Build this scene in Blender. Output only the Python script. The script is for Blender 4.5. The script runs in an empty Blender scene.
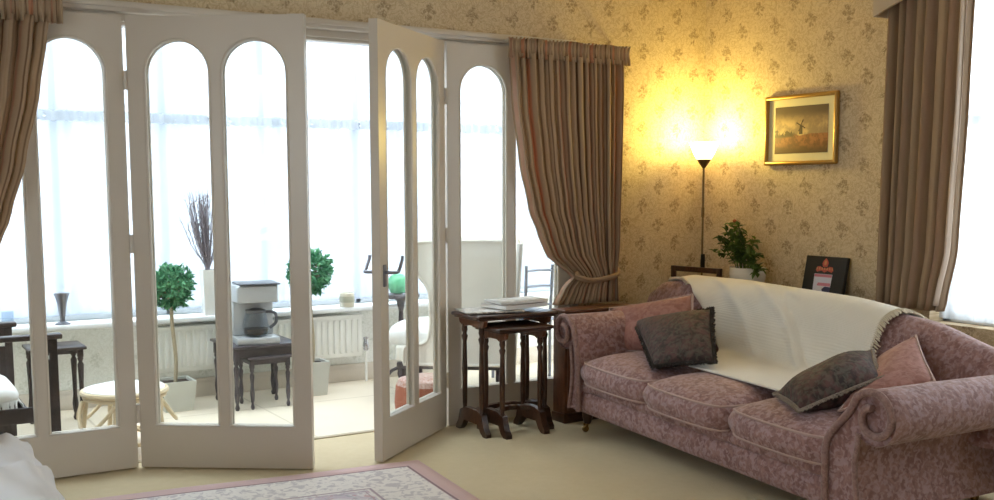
import bpy, bmesh, math, random
from mathutils import Vector, Matrix
random.seed(7)
S = bpy.context.scene
COL = S.collection
PI = math.pi

# ------------------------------------------------------------------ camera, sky, exposure
cam_d = bpy.data.cameras.new('camera'); cam = bpy.data.objects.new('camera', cam_d); COL.objects.link(cam)
R = Vector((0.85373605, -0.52070422, -0.00137097)); U = Vector((0.05701932, 0.09087001, 0.99422907)); F = Vector((0.51757469, 0.84888737, -0.1072692))
M4 = Matrix((R, U, -F)).transposed().to_4x4(); M4.translation = Vector((-1.04535, -4.76666, 1.23683))
cam.matrix_world = M4
cam_d.sensor_fit = 'HORIZONTAL'; cam_d.sensor_width = 36; cam_d.lens = 36*1060.48/994
cam_d.shift_y = (303.05-250)/994
cam_d.clip_start = 0.05; cam_d.clip_end = 100
S.camera = cam
S.view_settings.view_transform = 'Standard'; S.view_settings.look = 'None'
S.view_settings.gamma = 1; S.view_settings.use_curve_mapping = False
S.view_settings.exposure = 0.75
S.cycles.transparent_max_bounces = 32; S.cycles.max_bounces = 14; S.cycles.diffuse_bounces = 7; S.cycles.transmission_bounces = 14

w = bpy.data.worlds.new('overcast_sky'); S.world = w; w.use_nodes = True
bg = w.node_tree.nodes['Background']; bg.inputs[0].default_value = (0.90, 0.96, 1.0, 1); bg.inputs[1].default_value = 4.0

def portal(name, loc, rot, sx, sy):
    l = bpy.data.lights.new(name, 'AREA'); l.shape = 'RECTANGLE'; l.size = sx; l.size_y = sy
    l.cycles.is_portal = True
    o = bpy.data.objects.new(name, l); COL.objects.link(o); o.location = loc; o.rotation_euler = rot
    return o
# sky portals (they give no light, they guide the sampling of the sky at the window openings)
portal('sky_portal', (1.0, 1.80, 1.40), (-PI/2, 0, 0), 5.8, 1.9)
portal('sky_portal', (1.0, .85, 2.62), (0, 0, 0), 6.3, 1.5)
portal('sky_portal', (3.62, -2.65, 1.48), (0, PI/2, 0), 1.8, 2.3)
portal('sky_portal', (-2.80, -3.15, 1.48), (0, -PI/2, 0), 1.5, 1.55)

# ------------------------------------------------------------------ material helpers
def lin(c):
    return tuple(((x/255)/12.92 if x/255 <= .04045 else ((x/255+.055)/1.055)**2.4) for x in c) + (1,)
class NT:
    def __init__(s, name):
        s.m = bpy.data.materials.new(name); s.m.use_nodes = True
        s.t = s.m.node_tree; s.t.nodes.clear(); s.n = s.t.nodes
        s.out = s.n.new('ShaderNodeOutputMaterial')
    def node(s, typ, ins=None, **kw):
        n = s.n.new(typ)
        for k, v in kw.items(): setattr(n, k, v)
        for k, v in (ins or {}).items(): s.set(n.inputs[k], v)
        return n
    def set(s, sock, v):
        if isinstance(v, bpy.types.NodeSocket): s.t.links.new(v, sock)
        else: sock.default_value = v
    def math(s, op, a, b=0.0, c=0.0, clamp=False):
        n = s.node('ShaderNodeMath', {0: a, 1: b, 2: c}, operation=op); n.use_clamp = clamp; return n.outputs[0]
    def mix(s, f, a, b, blend='MIX'):
        n = s.n.new('ShaderNodeMix'); n.data_type = 'RGBA'; n.blend_type = blend
        s.set(n.inputs[0], f); s.set(n.inputs[6], a); s.set(n.inputs[7], b); return n.outputs[2]
    def coord(s, kind='Object'): return s.node('ShaderNodeTexCoord').outputs[kind]
    def xyz(s, v): return s.node('ShaderNodeSeparateXYZ', {0: v}).outputs
    def comb(s, x, y, z=0.0): return s.node('ShaderNodeCombineXYZ', {0: x, 1: y, 2: z}).outputs[0]
    def noise(s, v, scale, detail=3, rough=.5, dist=0):
        return s.node('ShaderNodeTexNoise', {'Vector': v, 'Scale': scale, 'Detail': detail, 'Roughness': rough, 'Distortion': dist}).outputs[0]
    def step(s, x, a, b):
        n = s.node('ShaderNodeMapRange', {0: x, 1: a, 2: b, 3: 0.0, 4: 1.0}, interpolation_type='SMOOTHSTEP'); return n.outputs[0]
    def bsdf(s, col, rough=.6, bump=None, bs=.3, bd=.01, **kw):
        b = s.node('ShaderNodeBsdfPrincipled', {'Base Color': col, 'Roughness': rough})
        for k, v in kw.items(): s.set(b.inputs[k], v)
        if bump is not None:
            bn = s.node('ShaderNodeBump', {'Height': bump, 'Strength': bs, 'Distance': bd})
            s.t.links.new(bn.outputs[0], b.inputs['Normal'])
        s.t.links.new(b.outputs[0], s.out.inputs[0]); return s.m

def plain(name, c, rough=.5, var=.08, scale=8, bump=0.0, **kw):
    t = NT(name); v = t.coord()
    n = t.noise(v, scale, 4)
    c1 = lin(c); d = tuple(x*(1-var) for x in c1[:3])+(1,); u = tuple(min(1, x*(1+var)) for x in c1[:3])+(1,)
    return t.bsdf(t.mix(n, d, u), rough, n if bump else None, bump, .01, **kw)
def wood(name, c1, c2, rough=.35, scale=6):
    t = NT(name); v = t.coord(); x, y, z = t.xyz(v)
    q = t.comb(t.math('MULTIPLY', x, 1.0), t.math('MULTIPLY', y, 5.0), t.math('MULTIPLY', z, 1.6))
    n = t.noise(q, scale, 5, .6, 1.2)
    return t.bsdf(t.mix(t.step(n, .3, .7), lin(c1), lin(c2)), rough, n, .08, .004)
def glass(name, tint=(.97, .985, .98), gl=.08):
    t = NT(name)
    tr = t.node('ShaderNodeBsdfTransparent', {0: tint+(1,)}); g = t.node('ShaderNodeBsdfGlossy', {'Color': (1, 1, 1, 1), 'Roughness': .02})
    fc_ = t.node('ShaderNodeLayerWeight', {'Blend': .5}).outputs['Facing']
    fr = t.math('ADD', .012, t.math('MULTIPLY', t.math('POWER', fc_, 5.0), .6))
    mx = t.node('ShaderNodeMixShader', {0: fr}); t.t.links.new(tr.outputs[0], mx.inputs[1]); t.t.links.new(g.outputs[0], mx.inputs[2])
    t.t.links.new(mx.outputs[0], t.out.inputs[0]); return t.m
def net(name, open_, lace=False, c=(238, 243, 250)):
    t = NT(name); v = t.coord('UV')
    d = t.node('ShaderNodeBsdfDiffuse', {0: lin(c)}); tl = t.node('ShaderNodeBsdfTranslucent', {0: lin(c)})
    m1 = t.node('ShaderNodeMixShader', {0: .68}); t.t.links.new(d.outputs[0], m1.inputs[1]); t.t.links.new(tl.outputs[0], m1.inputs[2])
    tr = t.node('ShaderNodeBsdfTransparent', {0: (1, 1, 1, 1)})
    n = t.noise(v, 9.0, 3)
    f = t.math('ADD', open_-.06, t.math('MULTIPLY', n, .12))
    if lace:
        vo = t.node('ShaderNodeTexVoronoi', {'Vector': v, 'Scale': 14.0}).outputs[0]
        f = t.math('SUBTRACT', f, t.math('MULTIPLY', t.step(vo, .45, .25), .18))
    m2 = t.node('ShaderNodeMixShader', {0: f}); t.t.links.new(m1.outputs[0], m2.inputs[1]); t.t.links.new(tr.outputs[0], m2.inputs[2])
    t.t.links.new(m2.outputs[0], t.out.inputs[0]); return t.m

def wallpaper(name, axis, base, vine, motif):
    t = NT(name); p = t.node('ShaderNodeNewGeometry').outputs['Position']; X = t.xyz(p)
    h = X[axis]; z = X[2]
    nz = t.node('ShaderNodeTexNoise', {'Vector': p, 'Scale': 26.0, 'Detail': 2}).outputs['Color']; nn = t.xyz(nz)
    hd = t.math('ADD', h, t.math('MULTIPLY', t.math('SUBTRACT', nn[0], .5), .05)); zd = t.math('ADD', z, t.math('MULTIPLY', t.math('SUBTRACT', nn[1], .5), .05))
    masks = []
    for oh, oz in ((0.0, 0.0), (.5, .5)):
        fu = t.math('FRACT', t.math('ADD', t.math('DIVIDE', hd, .25), 10+oh+.04)); fv = t.math('FRACT', t.math('ADD', t.math('DIVIDE', zd, .218), 10+oz+.31))
        a = t.math('MULTIPLY', t.math('SUBTRACT', fu, .5), .25); b = t.math('MULTIPLY', t.math('SUBTRACT', fv, .5), .218)
        # flower head, two side sprigs, stalk
        def blob(cx, cz, r, q=1.0):
            dx = t.math('SUBTRACT', a, cx); dz = t.math('MULTIPLY', t.math('SUBTRACT', b, cz), q)
            return t.step(t.math('SQRT', t.math('ADD', t.math('MULTIPLY', dx, dx), t.math('MULTIPLY', dz, dz))), r, r*.45)
        m = blob(0, .020, .026)
        for bb in (blob(-.024, .004, .017), blob(.026, .008, .017), blob(.004, -.022, .016, .6), blob(.014, .040, .012), blob(-.016, -.026, .010)): m = t.math('MAXIMUM', m, bb)
        masks.append(m)
    m = t.math('MAXIMUM', masks[0], masks[1])
    q = t.comb(h, z)
    fine = t.noise(q, 95.0, 2, .6)
    m = t.math('MULTIPLY', m, t.step(fine, .30, .62))
    v1 = t.noise(q, 20.0, 2, .5, 1.6)
    line = t.step(t.math('ABSOLUTE', t.math('SUBTRACT', v1, .5)), .055, .015)
    v2 = t.noise(q, 42.0, 2, .5, .8)
    line2 = t.step(t.math('ABSOLUTE', t.math('SUBTRACT', v2, .5)), .05, .01)
    ln = t.math('MAXIMUM', t.math('MULTIPLY', line, .75), t.math('MULTIPLY', line2, .6))
    c = t.mix(ln, lin(base), lin(vine)); c = t.mix(t.math('MULTIPLY', m, .85), c, lin(motif))
    return t.bsdf(c, .75)
def damask(name, c1, c2, c3, scale=13.0, sheen=.15):
    t = NT(name); v = t.coord()
    n = t.noise(v, scale, 3, .55, 1.4); n2 = t.noise(v, scale*2.7, 2, .5, .6); w_ = t.noise(v, 260.0, 1)
    a = t.step(n, .34, .66); b = t.step(n2, .44, .62)
    c = t.mix(a, lin(c1), lin(c2)); c = t.mix(t.math('MULTIPLY', b, .55), c, lin(c3))
    return t.bsdf(c, .75, t.math('ADD', t.math('MULTIPLY', a, .6), t.math('MULTIPLY', w_, .5)), .25, .004, **{'Sheen Weight': sheen, 'Sheen Roughness': .5})
def stripes(name, bands, period, bg_c):
    t = NT(name); u = t.xyz(t.coord('UV'))[0]
    f = t.math('FRACT', t.math('DIVIDE', u, period)); c = lin(bg_c)
    for a, b, col in bands:
        m = t.math('MULTIPLY', t.step(f, a-.008, a+.008), t.step(f, b+.008, b-.008)); c = t.mix(m, c, lin(col))
    n = t.noise(t.coord(), 180.0, 2)
    b = t.node('ShaderNodeBsdfPrincipled', {'Base Color': c, 'Roughness': .75}); tl = t.node('ShaderNodeBsdfTranslucent', {0: c}); mx = t.node('ShaderNodeMixShader', {0: .36})
    t.t.links.new(b.outputs[0], mx.inputs[1]); t.t.links.new(tl.outputs[0], mx.inputs[2]); t.t.links.new(mx.outputs[0], t.out.inputs[0]); return t.m

# ------------------------------------------------------------------ mesh helpers
class MB:
    def __init__(s): s.v = []; s.f = []; s.uv = {}
    def add(s, vs, fs, M=None):
        k = len(s.v); s.v += [tuple(M @ Vector(p)) if M else tuple(p) for p in vs]; s.f += [tuple(i+k for i in f) for f in fs]
    def box(s, x0, x1, y0, y1, z0, z1, bev=0.0, seg=2, M=None):
        if bev <= 0:
            s.add([(x0,y0,z0),(x1,y0,z0),(x1,y1,z0),(x0,y1,z0),(x0,y0,z1),(x1,y0,z1),(x1,y1,z1),(x0,y1,z1)],
                  [(0,3,2,1),(4,5,6,7),(0,1,5,4),(1,2,6,5),(2,3,7,6),(3,0,4,7)], M); return s
        bm = bmesh.new(); bmesh.ops.create_cube(bm, size=1)
        for q in bm.verts: q.co = ((x0+x1)/2+q.co.x*(x1-x0), (y0+y1)/2+q.co.y*(y1-y0), (z0+z1)/2+q.co.z*(z1-z0))
        bmesh.ops.bevel(bm, geom=bm.edges[:], offset=bev, segments=seg, affect='EDGES', profile=.5)
        bm.verts.index_update(); s.add([q.co[:] for q in bm.verts], [[q.index for q in f.verts] for f in bm.faces], M); bm.free(); return s
    def tube(s, pts, r, n=8, closed=False, M=None, flat=1.0):
        pts = [Vector(p) for p in pts]; N = len(pts); rr = r if isinstance(r, (list, tuple)) else [r]*N
        vs = []; fs = []; up = None
        for i, p in enumerate(pts):
            a = pts[(i-1) % N] if (closed or i) else p; b = pts[(i+1) % N] if (closed or i < N-1) else p
            t = (b-a).normalized() if (b-a).length > 1e-9 else Vector((0,0,1))
            if up is None: up = Vector((0,0,1)) if abs(t.z) < .9 else Vector((1,0,0))
            x = t.cross(up)
            if x.length < 1e-6: x = t.orthogonal()
            x.normalize(); y = x.cross(t).normalized(); up = y
            for k in range(n):
                a_ = 2*PI*k/n; vs.append(p + x*math.cos(a_)*rr[i] + y*math.sin(a_)*rr[i]*flat)
        for i in range(N if closed else N-1):
            for k in range(n):
                a_ = i*n+k; b_ = i*n+(k+1) % n; j = ((i+1) % N)*n
                fs.append((a_, b_, j+(k+1) % n, j+k))
        if not closed: fs += [tuple(range(n-1, -1, -1)), tuple((N-1)*n+k for k in range(n))]
        s.add(vs, fs, M); return s
    def lathe(s, prof, n=20, M=None, c=(0,0,0)):
        vs = []; fs = []; N = len(prof)
        for r, z in prof:
            for k in range(n): a = 2*PI*k/n; vs.append((c[0]+r*math.cos(a), c[1]+r*math.sin(a), c[2]+z))
        for i in range(N-1):
            for k in range(n): fs.append((i*n+k, i*n+(k+1) % n, (i+1)*n+(k+1) % n, (i+1)*n+k))
        if prof[0][0] > 1e-6: fs.append(tuple(range(n-1, -1, -1)))
        if prof[-1][0] > 1e-6: fs.append(tuple((N-1)*n+k for k in range(n)))
        s.add(vs, fs, M); return s
    def prism(s, poly, h0, h1, axis='z', M=None):
        n = len(poly)
        mp = {'z': lambda a, b, h: (a, b, h), 'y': lambda a, b, h: (a, h, b), 'x': lambda a, b, h: (h, a, b)}[axis]
        vs = [mp(a, b, h0) for a, b in poly]+[mp(a, b, h1) for a, b in poly]
        fs = [tuple(range(n-1, -1, -1)), tuple(range(n, 2*n))]+[(i, (i+1) % n, n+(i+1) % n, n+i) for i in range(n)]
        s.add(vs, fs, M); return s
    def grid(s, fn, nu, nv, closed=False, uv=None, M=None):
        k = len(s.v); vs = [fn(i/nu, j/nv) for j in range(nv+1) for i in range(nu+1)]
        s.v += [tuple(M @ Vector(p)) if M else tuple(p) for p in vs]
        for j in range(nv):
            for i in range(nu):
                a = k+j*(nu+1)+i; s.f.append((a, a+1, a+nu+2, a+nu+1))
                if uv: s.uv[len(s.f)-1] = [uv(i/nu, j/nv), uv((i+1)/nu, j/nv), uv((i+1)/nu, (j+1)/nv), uv(i/nu, (j+1)/nv)]
        return s
    def build(s, name, mat, parent=None, loc=(0,0,0), rotz=0, smooth=35, solid=0, sub=0, off=0):
        me = bpy.data.meshes.new(name); me.from_pydata(s.v, [], s.f); me.validate(); 
        bm = bmesh.new(); bm.from_mesh(me); bmesh.ops.remove_doubles(bm, verts=bm.verts, dist=1e-5)
        if not s.uv: bmesh.ops.recalc_face_normals(bm, faces=bm.faces)
        bm.to_mesh(me); bm.free()
        if s.uv and len(me.polygons) == len(s.f):
            l = me.uv_layers.new(name='UVMap')
            for p in me.polygons:
                q = s.uv.get(p.index)
                if q:
                    for i, li in enumerate(p.loop_indices): l.data[li].uv = q[i % 4]
        if smooth:
            for p in me.polygons: p.use_smooth = True
            if smooth < 180: me.set_sharp_from_angle(angle=math.radians(smooth))
        me.materials.append(mat)
        o = bpy.data.objects.new(name, me); COL.objects.link(o); o.location = loc; o.rotation_euler = (0, 0, rotz)
        if parent: o.parent = parent
        if sub: m = o.modifiers.new('sub', 'SUBSURF'); m.levels = m.render_levels = sub
        if solid: m = o.modifiers.new('thick', 'SOLIDIFY'); m.thickness = solid; m.offset = off
        return o
def tag(o, label, cat, group=None, kind=None):
    o['label'] = label; o['category'] = cat
    if group: o['group'] = group
    if kind: o['kind'] = kind
    return o
def thing(name, label, cat, loc=(0,0,0), rotz=0, group=None):
    o = bpy.data.objects.new(name, None); COL.objects.link(o); o.empty_display_size = .1
    o.location = loc; o.rotation_euler = (0, 0, rotz); return tag(o, label, cat, group)
def struct(o): o['kind'] = 'structure'; return o
def cr(pts, n=8):
    P = [Vector(p) for p in pts]; out = []
    for i in range(len(P)-1):
        a = P[max(i-1, 0)]; b = P[i]; c = P[i+1]; d = P[min(i+2, len(P)-1)]
        for k in range(n):
            t = k/n; out.append(.5*((2*b)+(c-a)*t+(2*a-5*b+4*c-d)*t*t+(3*b-a-3*c+d)*t**3))
    out.append(P[-1]); return out
def lerp(a, b, t): return a+(b-a)*t
def interp(x, tab):
    if x <= tab[0][0]: return tab[0][1]
    for (a, b), (c, d) in zip(tab, tab[1:]):
        if x <= c: t = (x-a)/(c-a); t = t*t*(3-2*t)*.5+t*.5; return b+(d-b)*t
    return tab[-1][1]

# ------------------------------------------------------------------ materials
M = {}
M['paper_front'] = wallpaper('wallpaper_sprig_front', 0, (211, 194, 164), (183, 161, 128), (140, 117, 88))
M['paper_side'] = wallpaper('wallpaper_sprig_side', 1, (211, 194, 164), (183, 161, 128), (140, 117, 88))
M['paper_porch'] = wallpaper('wallpaper_porch', 0, (236, 238, 236), (222, 224, 220), (206, 210, 204))
M['ceiling'] = plain('ceiling_paint', (232, 226, 214), .8)
M['white'] = plain('white_gloss_paint', (206, 198, 188), .32, .03, 3)
M['white_cool'] = plain('white_frame_paint', (225, 228, 232), .4, .03, 3)
M['rad'] = plain('radiator_enamel', (240, 241, 238), .3, .03)
M['glass'] = glass('window_glass')
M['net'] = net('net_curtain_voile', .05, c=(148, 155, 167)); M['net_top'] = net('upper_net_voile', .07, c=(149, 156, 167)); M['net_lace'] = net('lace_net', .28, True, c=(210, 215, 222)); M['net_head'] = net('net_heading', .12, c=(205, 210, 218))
M['carpet'] = None
def carpet():
    t = NT('beige_carpet'); v = t.coord(); n = t.noise(v, 180.0, 3, .7); n2 = t.noise(v, 3.0, 3); n3 = t.noise(v, 28.0, 2)
    c = t.mix(n2, lin((192, 177, 146)), lin((208, 194, 164))); c = t.mix(t.math('MULTIPLY', n3, .25), c, lin((166, 150, 120)))
    return t.bsdf(c, .95, n, .5, .006)
M['carpet'] = carpet()
def porch_floor():
    t = NT('cream_porch_floor'); v = t.coord(); X = t.xyz(v); n = t.noise(v, 30.0, 3); n2 = t.noise(v, 2.0, 2)
    def line(c, per, off): 
        f = t.math('FRACT', t.math('ADD', t.math('DIVIDE', c, per), off)); return t.step(t.math('ABSOLUTE', t.math('SUBTRACT', f, .5)), .009, .004)
    g = t.math('MAXIMUM', line(X[0], .9, .5), line(X[1], .9, .4))
    c = t.mix(n2, lin((214, 202, 182)), lin((226, 215, 198))); c = t.mix(t.math('MULTIPLY', g, .5), c, lin((165, 150, 125)))
    return t.bsdf(c, .6, n, .1, .003)
M['porch_floor'] = porch_floor()
M['dark_wood'] = wood('dark_mahogany', (48, 28, 18), (80, 50, 34), .3)
M['red_wood'] = wood('reddish_wood', (80, 46, 28), (112, 68, 44), .35)
M['black_wood'] = wood('dark_oak', (40, 31, 29), (66, 53, 50), .4)
M['grey_wood'] = wood('dark_grey_wood', (64, 58, 64), (88, 82, 88), .35)
M['handle'] = plain('handle_metal', (128, 130, 142), .35, Metallic=.5)
M['brass'] = plain('aged_brass', (150, 120, 70), .3, Metallic=1.0)
M['steel'] = plain('steel', (190, 190, 195), .25, Metallic=1.0)
M['pewter'] = plain('pewter', (128, 128, 136), .3, Metallic=.8)
M['bronze_metal'] = plain('bronze_metal', (112, 88, 54), .4, Metallic=.6)
M['sofa'] = damask('mauve_damask', (126, 90, 88), (156, 120, 117), (182, 156, 160), 19)
M['sofa_dark'] = damask('mauve_damask_arm', (126, 90, 88), (156, 120, 117), (182, 156, 160), 19)
M['rose_cushion'] = damask('rose_damask', (140, 92, 82), (160, 112, 102), (172, 128, 120), 14)
M['piping'] = plain('mauve_piping', (180, 154, 148), .7)
M['dark_cushion'] = damask('dark_tapestry', (44, 34, 32), (88, 58, 56), (92, 88, 76), 18, .03)
M['dark_fringe'] = plain('dark_fringe_yarn', (44, 36, 32), .9, .3, 60)
M['lace_edge'] = plain('grey_lace_edge', (140, 128, 118), .9, .3, 60)
def throw():
    t = NT('cream_wool_throw'); v = t.coord('UV'); X = t.xyz(v)
    a = t.math('SINE', t.math('MULTIPLY', X[0], 620.0)); b = t.math('SINE', t.math('MULTIPLY', X[1], 620.0)); n = t.noise(t.coord(), 6.0, 3)
    c = t.mix(n, lin((220, 215, 204)), lin((237, 233, 224)))
    return t.bsdf(c, .9, t.math('ADD', a, b), .25, .003, **{'Sheen Weight': .3})
M['throw'] = throw()
M['fringe'] = plain('cream_fringe', (214, 204, 184), .9)
M['curtain'] = stripes('striped_curtain', [(.05,.10,(190,150,126)),(.17,.19,(126,98,76)),(.26,.40,(200,178,150)),(.44,.46,(142,116,92)),(.50,.62,(206,152,122)),(.70,.72,(128,100,78)),(.76,.86,(204,182,156)),(.90,.92,(150,124,100))], .30, (188,164,138))
M['curtain_plain'] = stripes('brown_curtain', [(.1,.14,(160,138,114)),(.3,.5,(184,160,132)),(.62,.66,(150,128,106)),(.8,.95,(170,142,120))], .24, (174,150,124))
M['curtain_lining'] = plain('curtain_lining', (206, 186, 168), .8)
M['pelmet'] = plain('pelmet_cream', (196, 180, 158), .6)
M['gold'] = plain('gilt_frame', (176, 140, 78), .35, .2, 20, Metallic=.7)
M['mount'] = plain('picture_mount', (222, 214, 176), .7)
M['black'] = plain('black_card', (18, 16, 16), .45)
M['white_pot'] = plain('white_ceramic', (226, 224, 220), .2)
def leaf_mat(name, c1, c2, f=.3):
    t = NT(name); n = t.noise(t.coord(), 14.0, 3); c = t.mix(t.step(n, .35, .65), lin(c1), lin(c2))
    b = t.node('ShaderNodeBsdfPrincipled', {'Base Color': c, 'Roughness': .55}); tl = t.node('ShaderNodeBsdfTranslucent', {0: c}); mx = t.node('ShaderNodeMixShader', {0: f})
    t.t.links.new(b.outputs[0], mx.inputs[1]); t.t.links.new(tl.outputs[0], mx.inputs[2]); t.t.links.new(mx.outputs[0], t.out.inputs[0]); return t.m
M['leaf'] = leaf_mat('dark_green_leaf', (58, 84, 34), (100, 124, 58))
M['bay_leaf'] = leaf_mat('bay_leaf', (66, 126, 92), (104, 164, 122))
M['bark'] = plain('pale_bark', (170, 158, 136), .8, .2, 30)
M['grey_pot'] = plain('pale_grey_planter', (196, 198, 192), .5)
M['soil'] = plain('soil', (60, 50, 42), .95)
M['cane'] = plain('rattan_cane', (214, 196, 164), .4, .12, 20)
M['seat_white'] = plain('white_cotton', (232, 232, 232), .85, .03)
M['sheet'] = plain('white_sheet', (232, 235, 244), .85, .03)
M['cream_uph'] = plain('cream_upholstery', (232, 229, 222), .8, .03)
M['grey_metal'] = plain('grey_metal', (124, 130, 144), .4, Metallic=.4)
M['coffee_grey'] = plain('coffee_machine_silver', (188, 192, 198), .35, Metallic=.3)
M['coffee_dark'] = plain('coffee_machine_dark', (92, 94, 102), .4)
M['twig'] = plain('twig', (128, 120, 128), .8)
M['green_glass'] = plain('green_glass', (110, 190, 150), .15, .1, 8)
M['jar'] = plain('cream_jar', (206, 200, 184), .4)
M['terracotta'] = damask('floral_pouf', (176, 120, 100), (200, 170, 160), (214, 196, 192), 26)
M['paper'] = None
def newspaper(name, base, ink, sc):
    t = NT(name); v = t.coord(); X = t.xyz(v)
    rows = t.math('GREATER_THAN', t.math('FRACT', t.math('MULTIPLY', X[1], sc)), .55); cols = t.step(t.noise(t.comb(t.math('MULTIPLY', X[0], 4.0), t.math('MULTIPLY', X[1], 2.0)), 6.0, 2), .42, .5)
    return t.bsdf(t.mix(t.math('MULTIPLY', t.math('MULTIPLY', rows, cols), .6), lin(base), lin(ink)), .6)
M['paper'] = newspaper('newsprint', (206, 202, 198), (70, 70, 78), 80)
M['mag'] = newspaper('magazine_cover', (190, 186, 186), (96, 70, 60), 25)
def painting():
    t = NT('windmill_landscape_print'); v = t.coord(); X = t.xyz(v)
    n = t.noise(v, 14.0, 5, .6); n2 = t.noise(v, 40.0, 4); u = X[1]; z = X[2]
    sky = t.mix(t.step(n, .4, .62), lin((150, 128, 100)), lin((206, 178, 130)))
    sky = t.mix(t.step(t.math('ADD', z, t.math('MULTIPLY', n, .05)), .055, .125), sky, lin((98, 84, 72)))
    land = t.mix(t.step(n2, .4, .6), lin((116, 74, 44)), lin((160, 104, 66)))
    land = t.mix(t.step(z, -.055, -.12), land, lin((84, 60, 38)))
    c = t.mix(t.step(t.math('ADD', z, t.math('MULTIPLY', t.math('SUBTRACT', n, .5), .03)), -.022, -.030), sky, land)
    # hedge line on the left of the horizon
    hd = t.math('MULTIPLY', t.step(z, -.045, -.03), t.step(t.math('SUBTRACT', z, t.math('MULTIPLY', t.math('SUBTRACT', n2, .45), .10)), -.008, -.02))
    c = t.mix(t.math('MULTIPLY', hd, t.step(u, .02, .07)), c, lin((70, 52, 36)))
    return t.bsdf(c, .35)
M['painting'] = painting()
M['mill'] = plain('print_dark_ink', (64, 46, 32), .4)
def rug_mat():
    t = NT('oriental_rug'); v = t.coord(); X = t.xyz(v)
    # distance to the nearest rug edge in local coordinates
    ex = t.math('SUBTRACT', 1.10, t.math('ABSOLUTE', X[0])); ey = t.math('SUBTRACT', 1.45, t.math('ABSOLUTE', X[1])); e = t.math('MINIMUM', ex, ey)
    n = t.noise(v, 12.0, 3, .55, 1.2); n2 = t.noise(v, 30.0, 3, .5, .8)
    field = t.mix(t.step(n, .45, .56), lin((216, 211, 214)), lin((194, 184, 196)))
    field = t.mix(t.math('MULTIPLY', t.step(n2, .55, .62), .7), field, lin((160, 158, 172)))
    field = t.mix(t.math('MULTIPLY', t.step(t.noise(v, 18.0, 2, .5, 2.0), .57, .63), .7), field, lin((190, 150, 158)))
    brd = t.mix(t.step(n2, .5, .6), lin((220, 215, 212)), lin((190, 184, 188)))
    c = t.mix(t.step(e, .36, .365), brd, field)
    for a, b, col in ((0, .075, (196, 168, 168)), (.075, .088, (136, 112, 120)), (.34, .352, (162, 146, 156)), (.375, .38, (172, 154, 162))):
        m = t.math('MULTIPLY', t.step(e, a-.003, a+.003), t.step(e, b+.003, b-.003)); c = t.mix(m, c, lin(col))
    w_ = t.noise(v, 220.0, 2)
    return t.bsdf(c, .95, w_, .4, .004)
M['rug'] = rug_mat()
def emit(name, c, s):
    t = NT(name); e = t.node('ShaderNodeEmission', {0: c, 1: s}); t.t.links.new(e.outputs[0], t.out.inputs[0]); return t.m
M['lamp_bowl'] = emit('lit_glass_bowl', (1.0, .74, .30, 1), 6.0)

# ------------------------------------------------------------------ room shell
XC = 3.333; YB = -6.0; XL = -2.6; ZC = 2.55; YP = 1.535
struct(MB().box(XL-.15, XC+.15, YB-.15, .13, -.1, 0).build('floor', M['carpet'], smooth=0))
struct(MB().box(-2.2, 4.2, .13, YP+.15, -.1, 0).build('floor_porch', M['porch_floor'], smooth=0))
struct(MB().box(XL-.15, XC+.15, YB-.15, .15, ZC, ZC+.1).build('ceiling', M['ceiling'], smooth=0))
rf = MB(); rf.box(-2.2, 4.2, .15, .21, 2.4, 2.5); rf.box(-2.2, 4.2, YP+.05, YP+.15, 2.4, 2.5)  # unseen porch roof, glazing added to let in more sky light
for k in range(9): x = -2.17+k*.79; rf.box(x-.025, x+.025, .21, YP+.05, 2.41, 2.49)
rfo = struct(rf.build('ceiling_porch', M['white_cool'], smooth=0))
MB().box(-2.19, 4.19, .2, YP+.06, 2.455, 2.461).build('added_roof_pane', M['glass'], rfo, smooth=0)
OX0, OX1, OZ = -.80, 2.36, 2.02
wf = MB(); wf.box(XL-.15, OX0, .045, .15, 0, ZC); wf.box(OX1, XC+.15, .045, .15, 0, ZC); wf.box(OX0, OX1, .045, .15, OZ, ZC)
# wall face stands just behind the plane of the door leaves
struct(wf.build('wall_front', M['paper_front'], smooth=0))
WY0, WY1, WZ0, WZ1 = -3.75, -1.55, .60, 2.35
wr = MB(); wr.box(XC, XC+.2, YB-.15, WY0, 0, ZC); wr.box(XC, XC+.2, WY1, .045, 0, ZC); wr.box(XC, XC+.2, WY0, WY1, 0, WZ0); wr.box(XC, XC+.2, WY0, WY1, WZ1, ZC)
struct(wr.build('wall_right', M['paper_side'], smooth=0))
LY0, LY1, LZ0, LZ1 = -3.9, -2.4, .75, 2.2
wl = MB(); wl.box(XL-.15, XL, YB-.15, LY0, 0, ZC); wl.box(XL-.15, XL, LY1, .045, 0, ZC); wl.box(XL-.15, XL, LY0, LY1, 0, LZ0); wl.box(XL-.15, XL, LY0, LY1, LZ1, ZC)
struct(wl.build('wall_left', M['paper_side'], smooth=0))
struct(MB().box(XL, XC, YB-.15, YB, 0, ZC).build('wall_back', M['paper_front'], smooth=0))
wp = MB(); wp.box(-2.2, 4.2, YP, YP+.15, 0, .49)
struct(wp.build('wall_porch_back', M['paper_porch'], smooth=0))
struct(MB().box(-2.2, 4.2, YP, YP+.15, 2.33, 2.4).build('wall_porch_top', M['white_cool'], smooth=0))
struct(MB().box(-2.35, -2.2, .15, YP+.15, 0, 2.5).build('wall_porch_left', M['paper_porch'], smooth=0))
struct(MB().box(4.2, 4.35, .15, YP+.15, 0, 2.5).build('wall_porch_right', M['paper_porch'], smooth=0))
bb = MB(); bb.box(-2.2, 4.2, YP-.018, YP, 0, .11, .004); bb.box(-2.2, 4.2, YP-.024, YP-.018, 0, .085, .002)
struct(bb.build('baseboard_porch', M['white'], smooth=30))
bb = MB(); bb.box(XC-.018, XC, YB, .02, 0, .14, .005); struct(bb.build('baseboard_right', M['white'], smooth=30))
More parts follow.
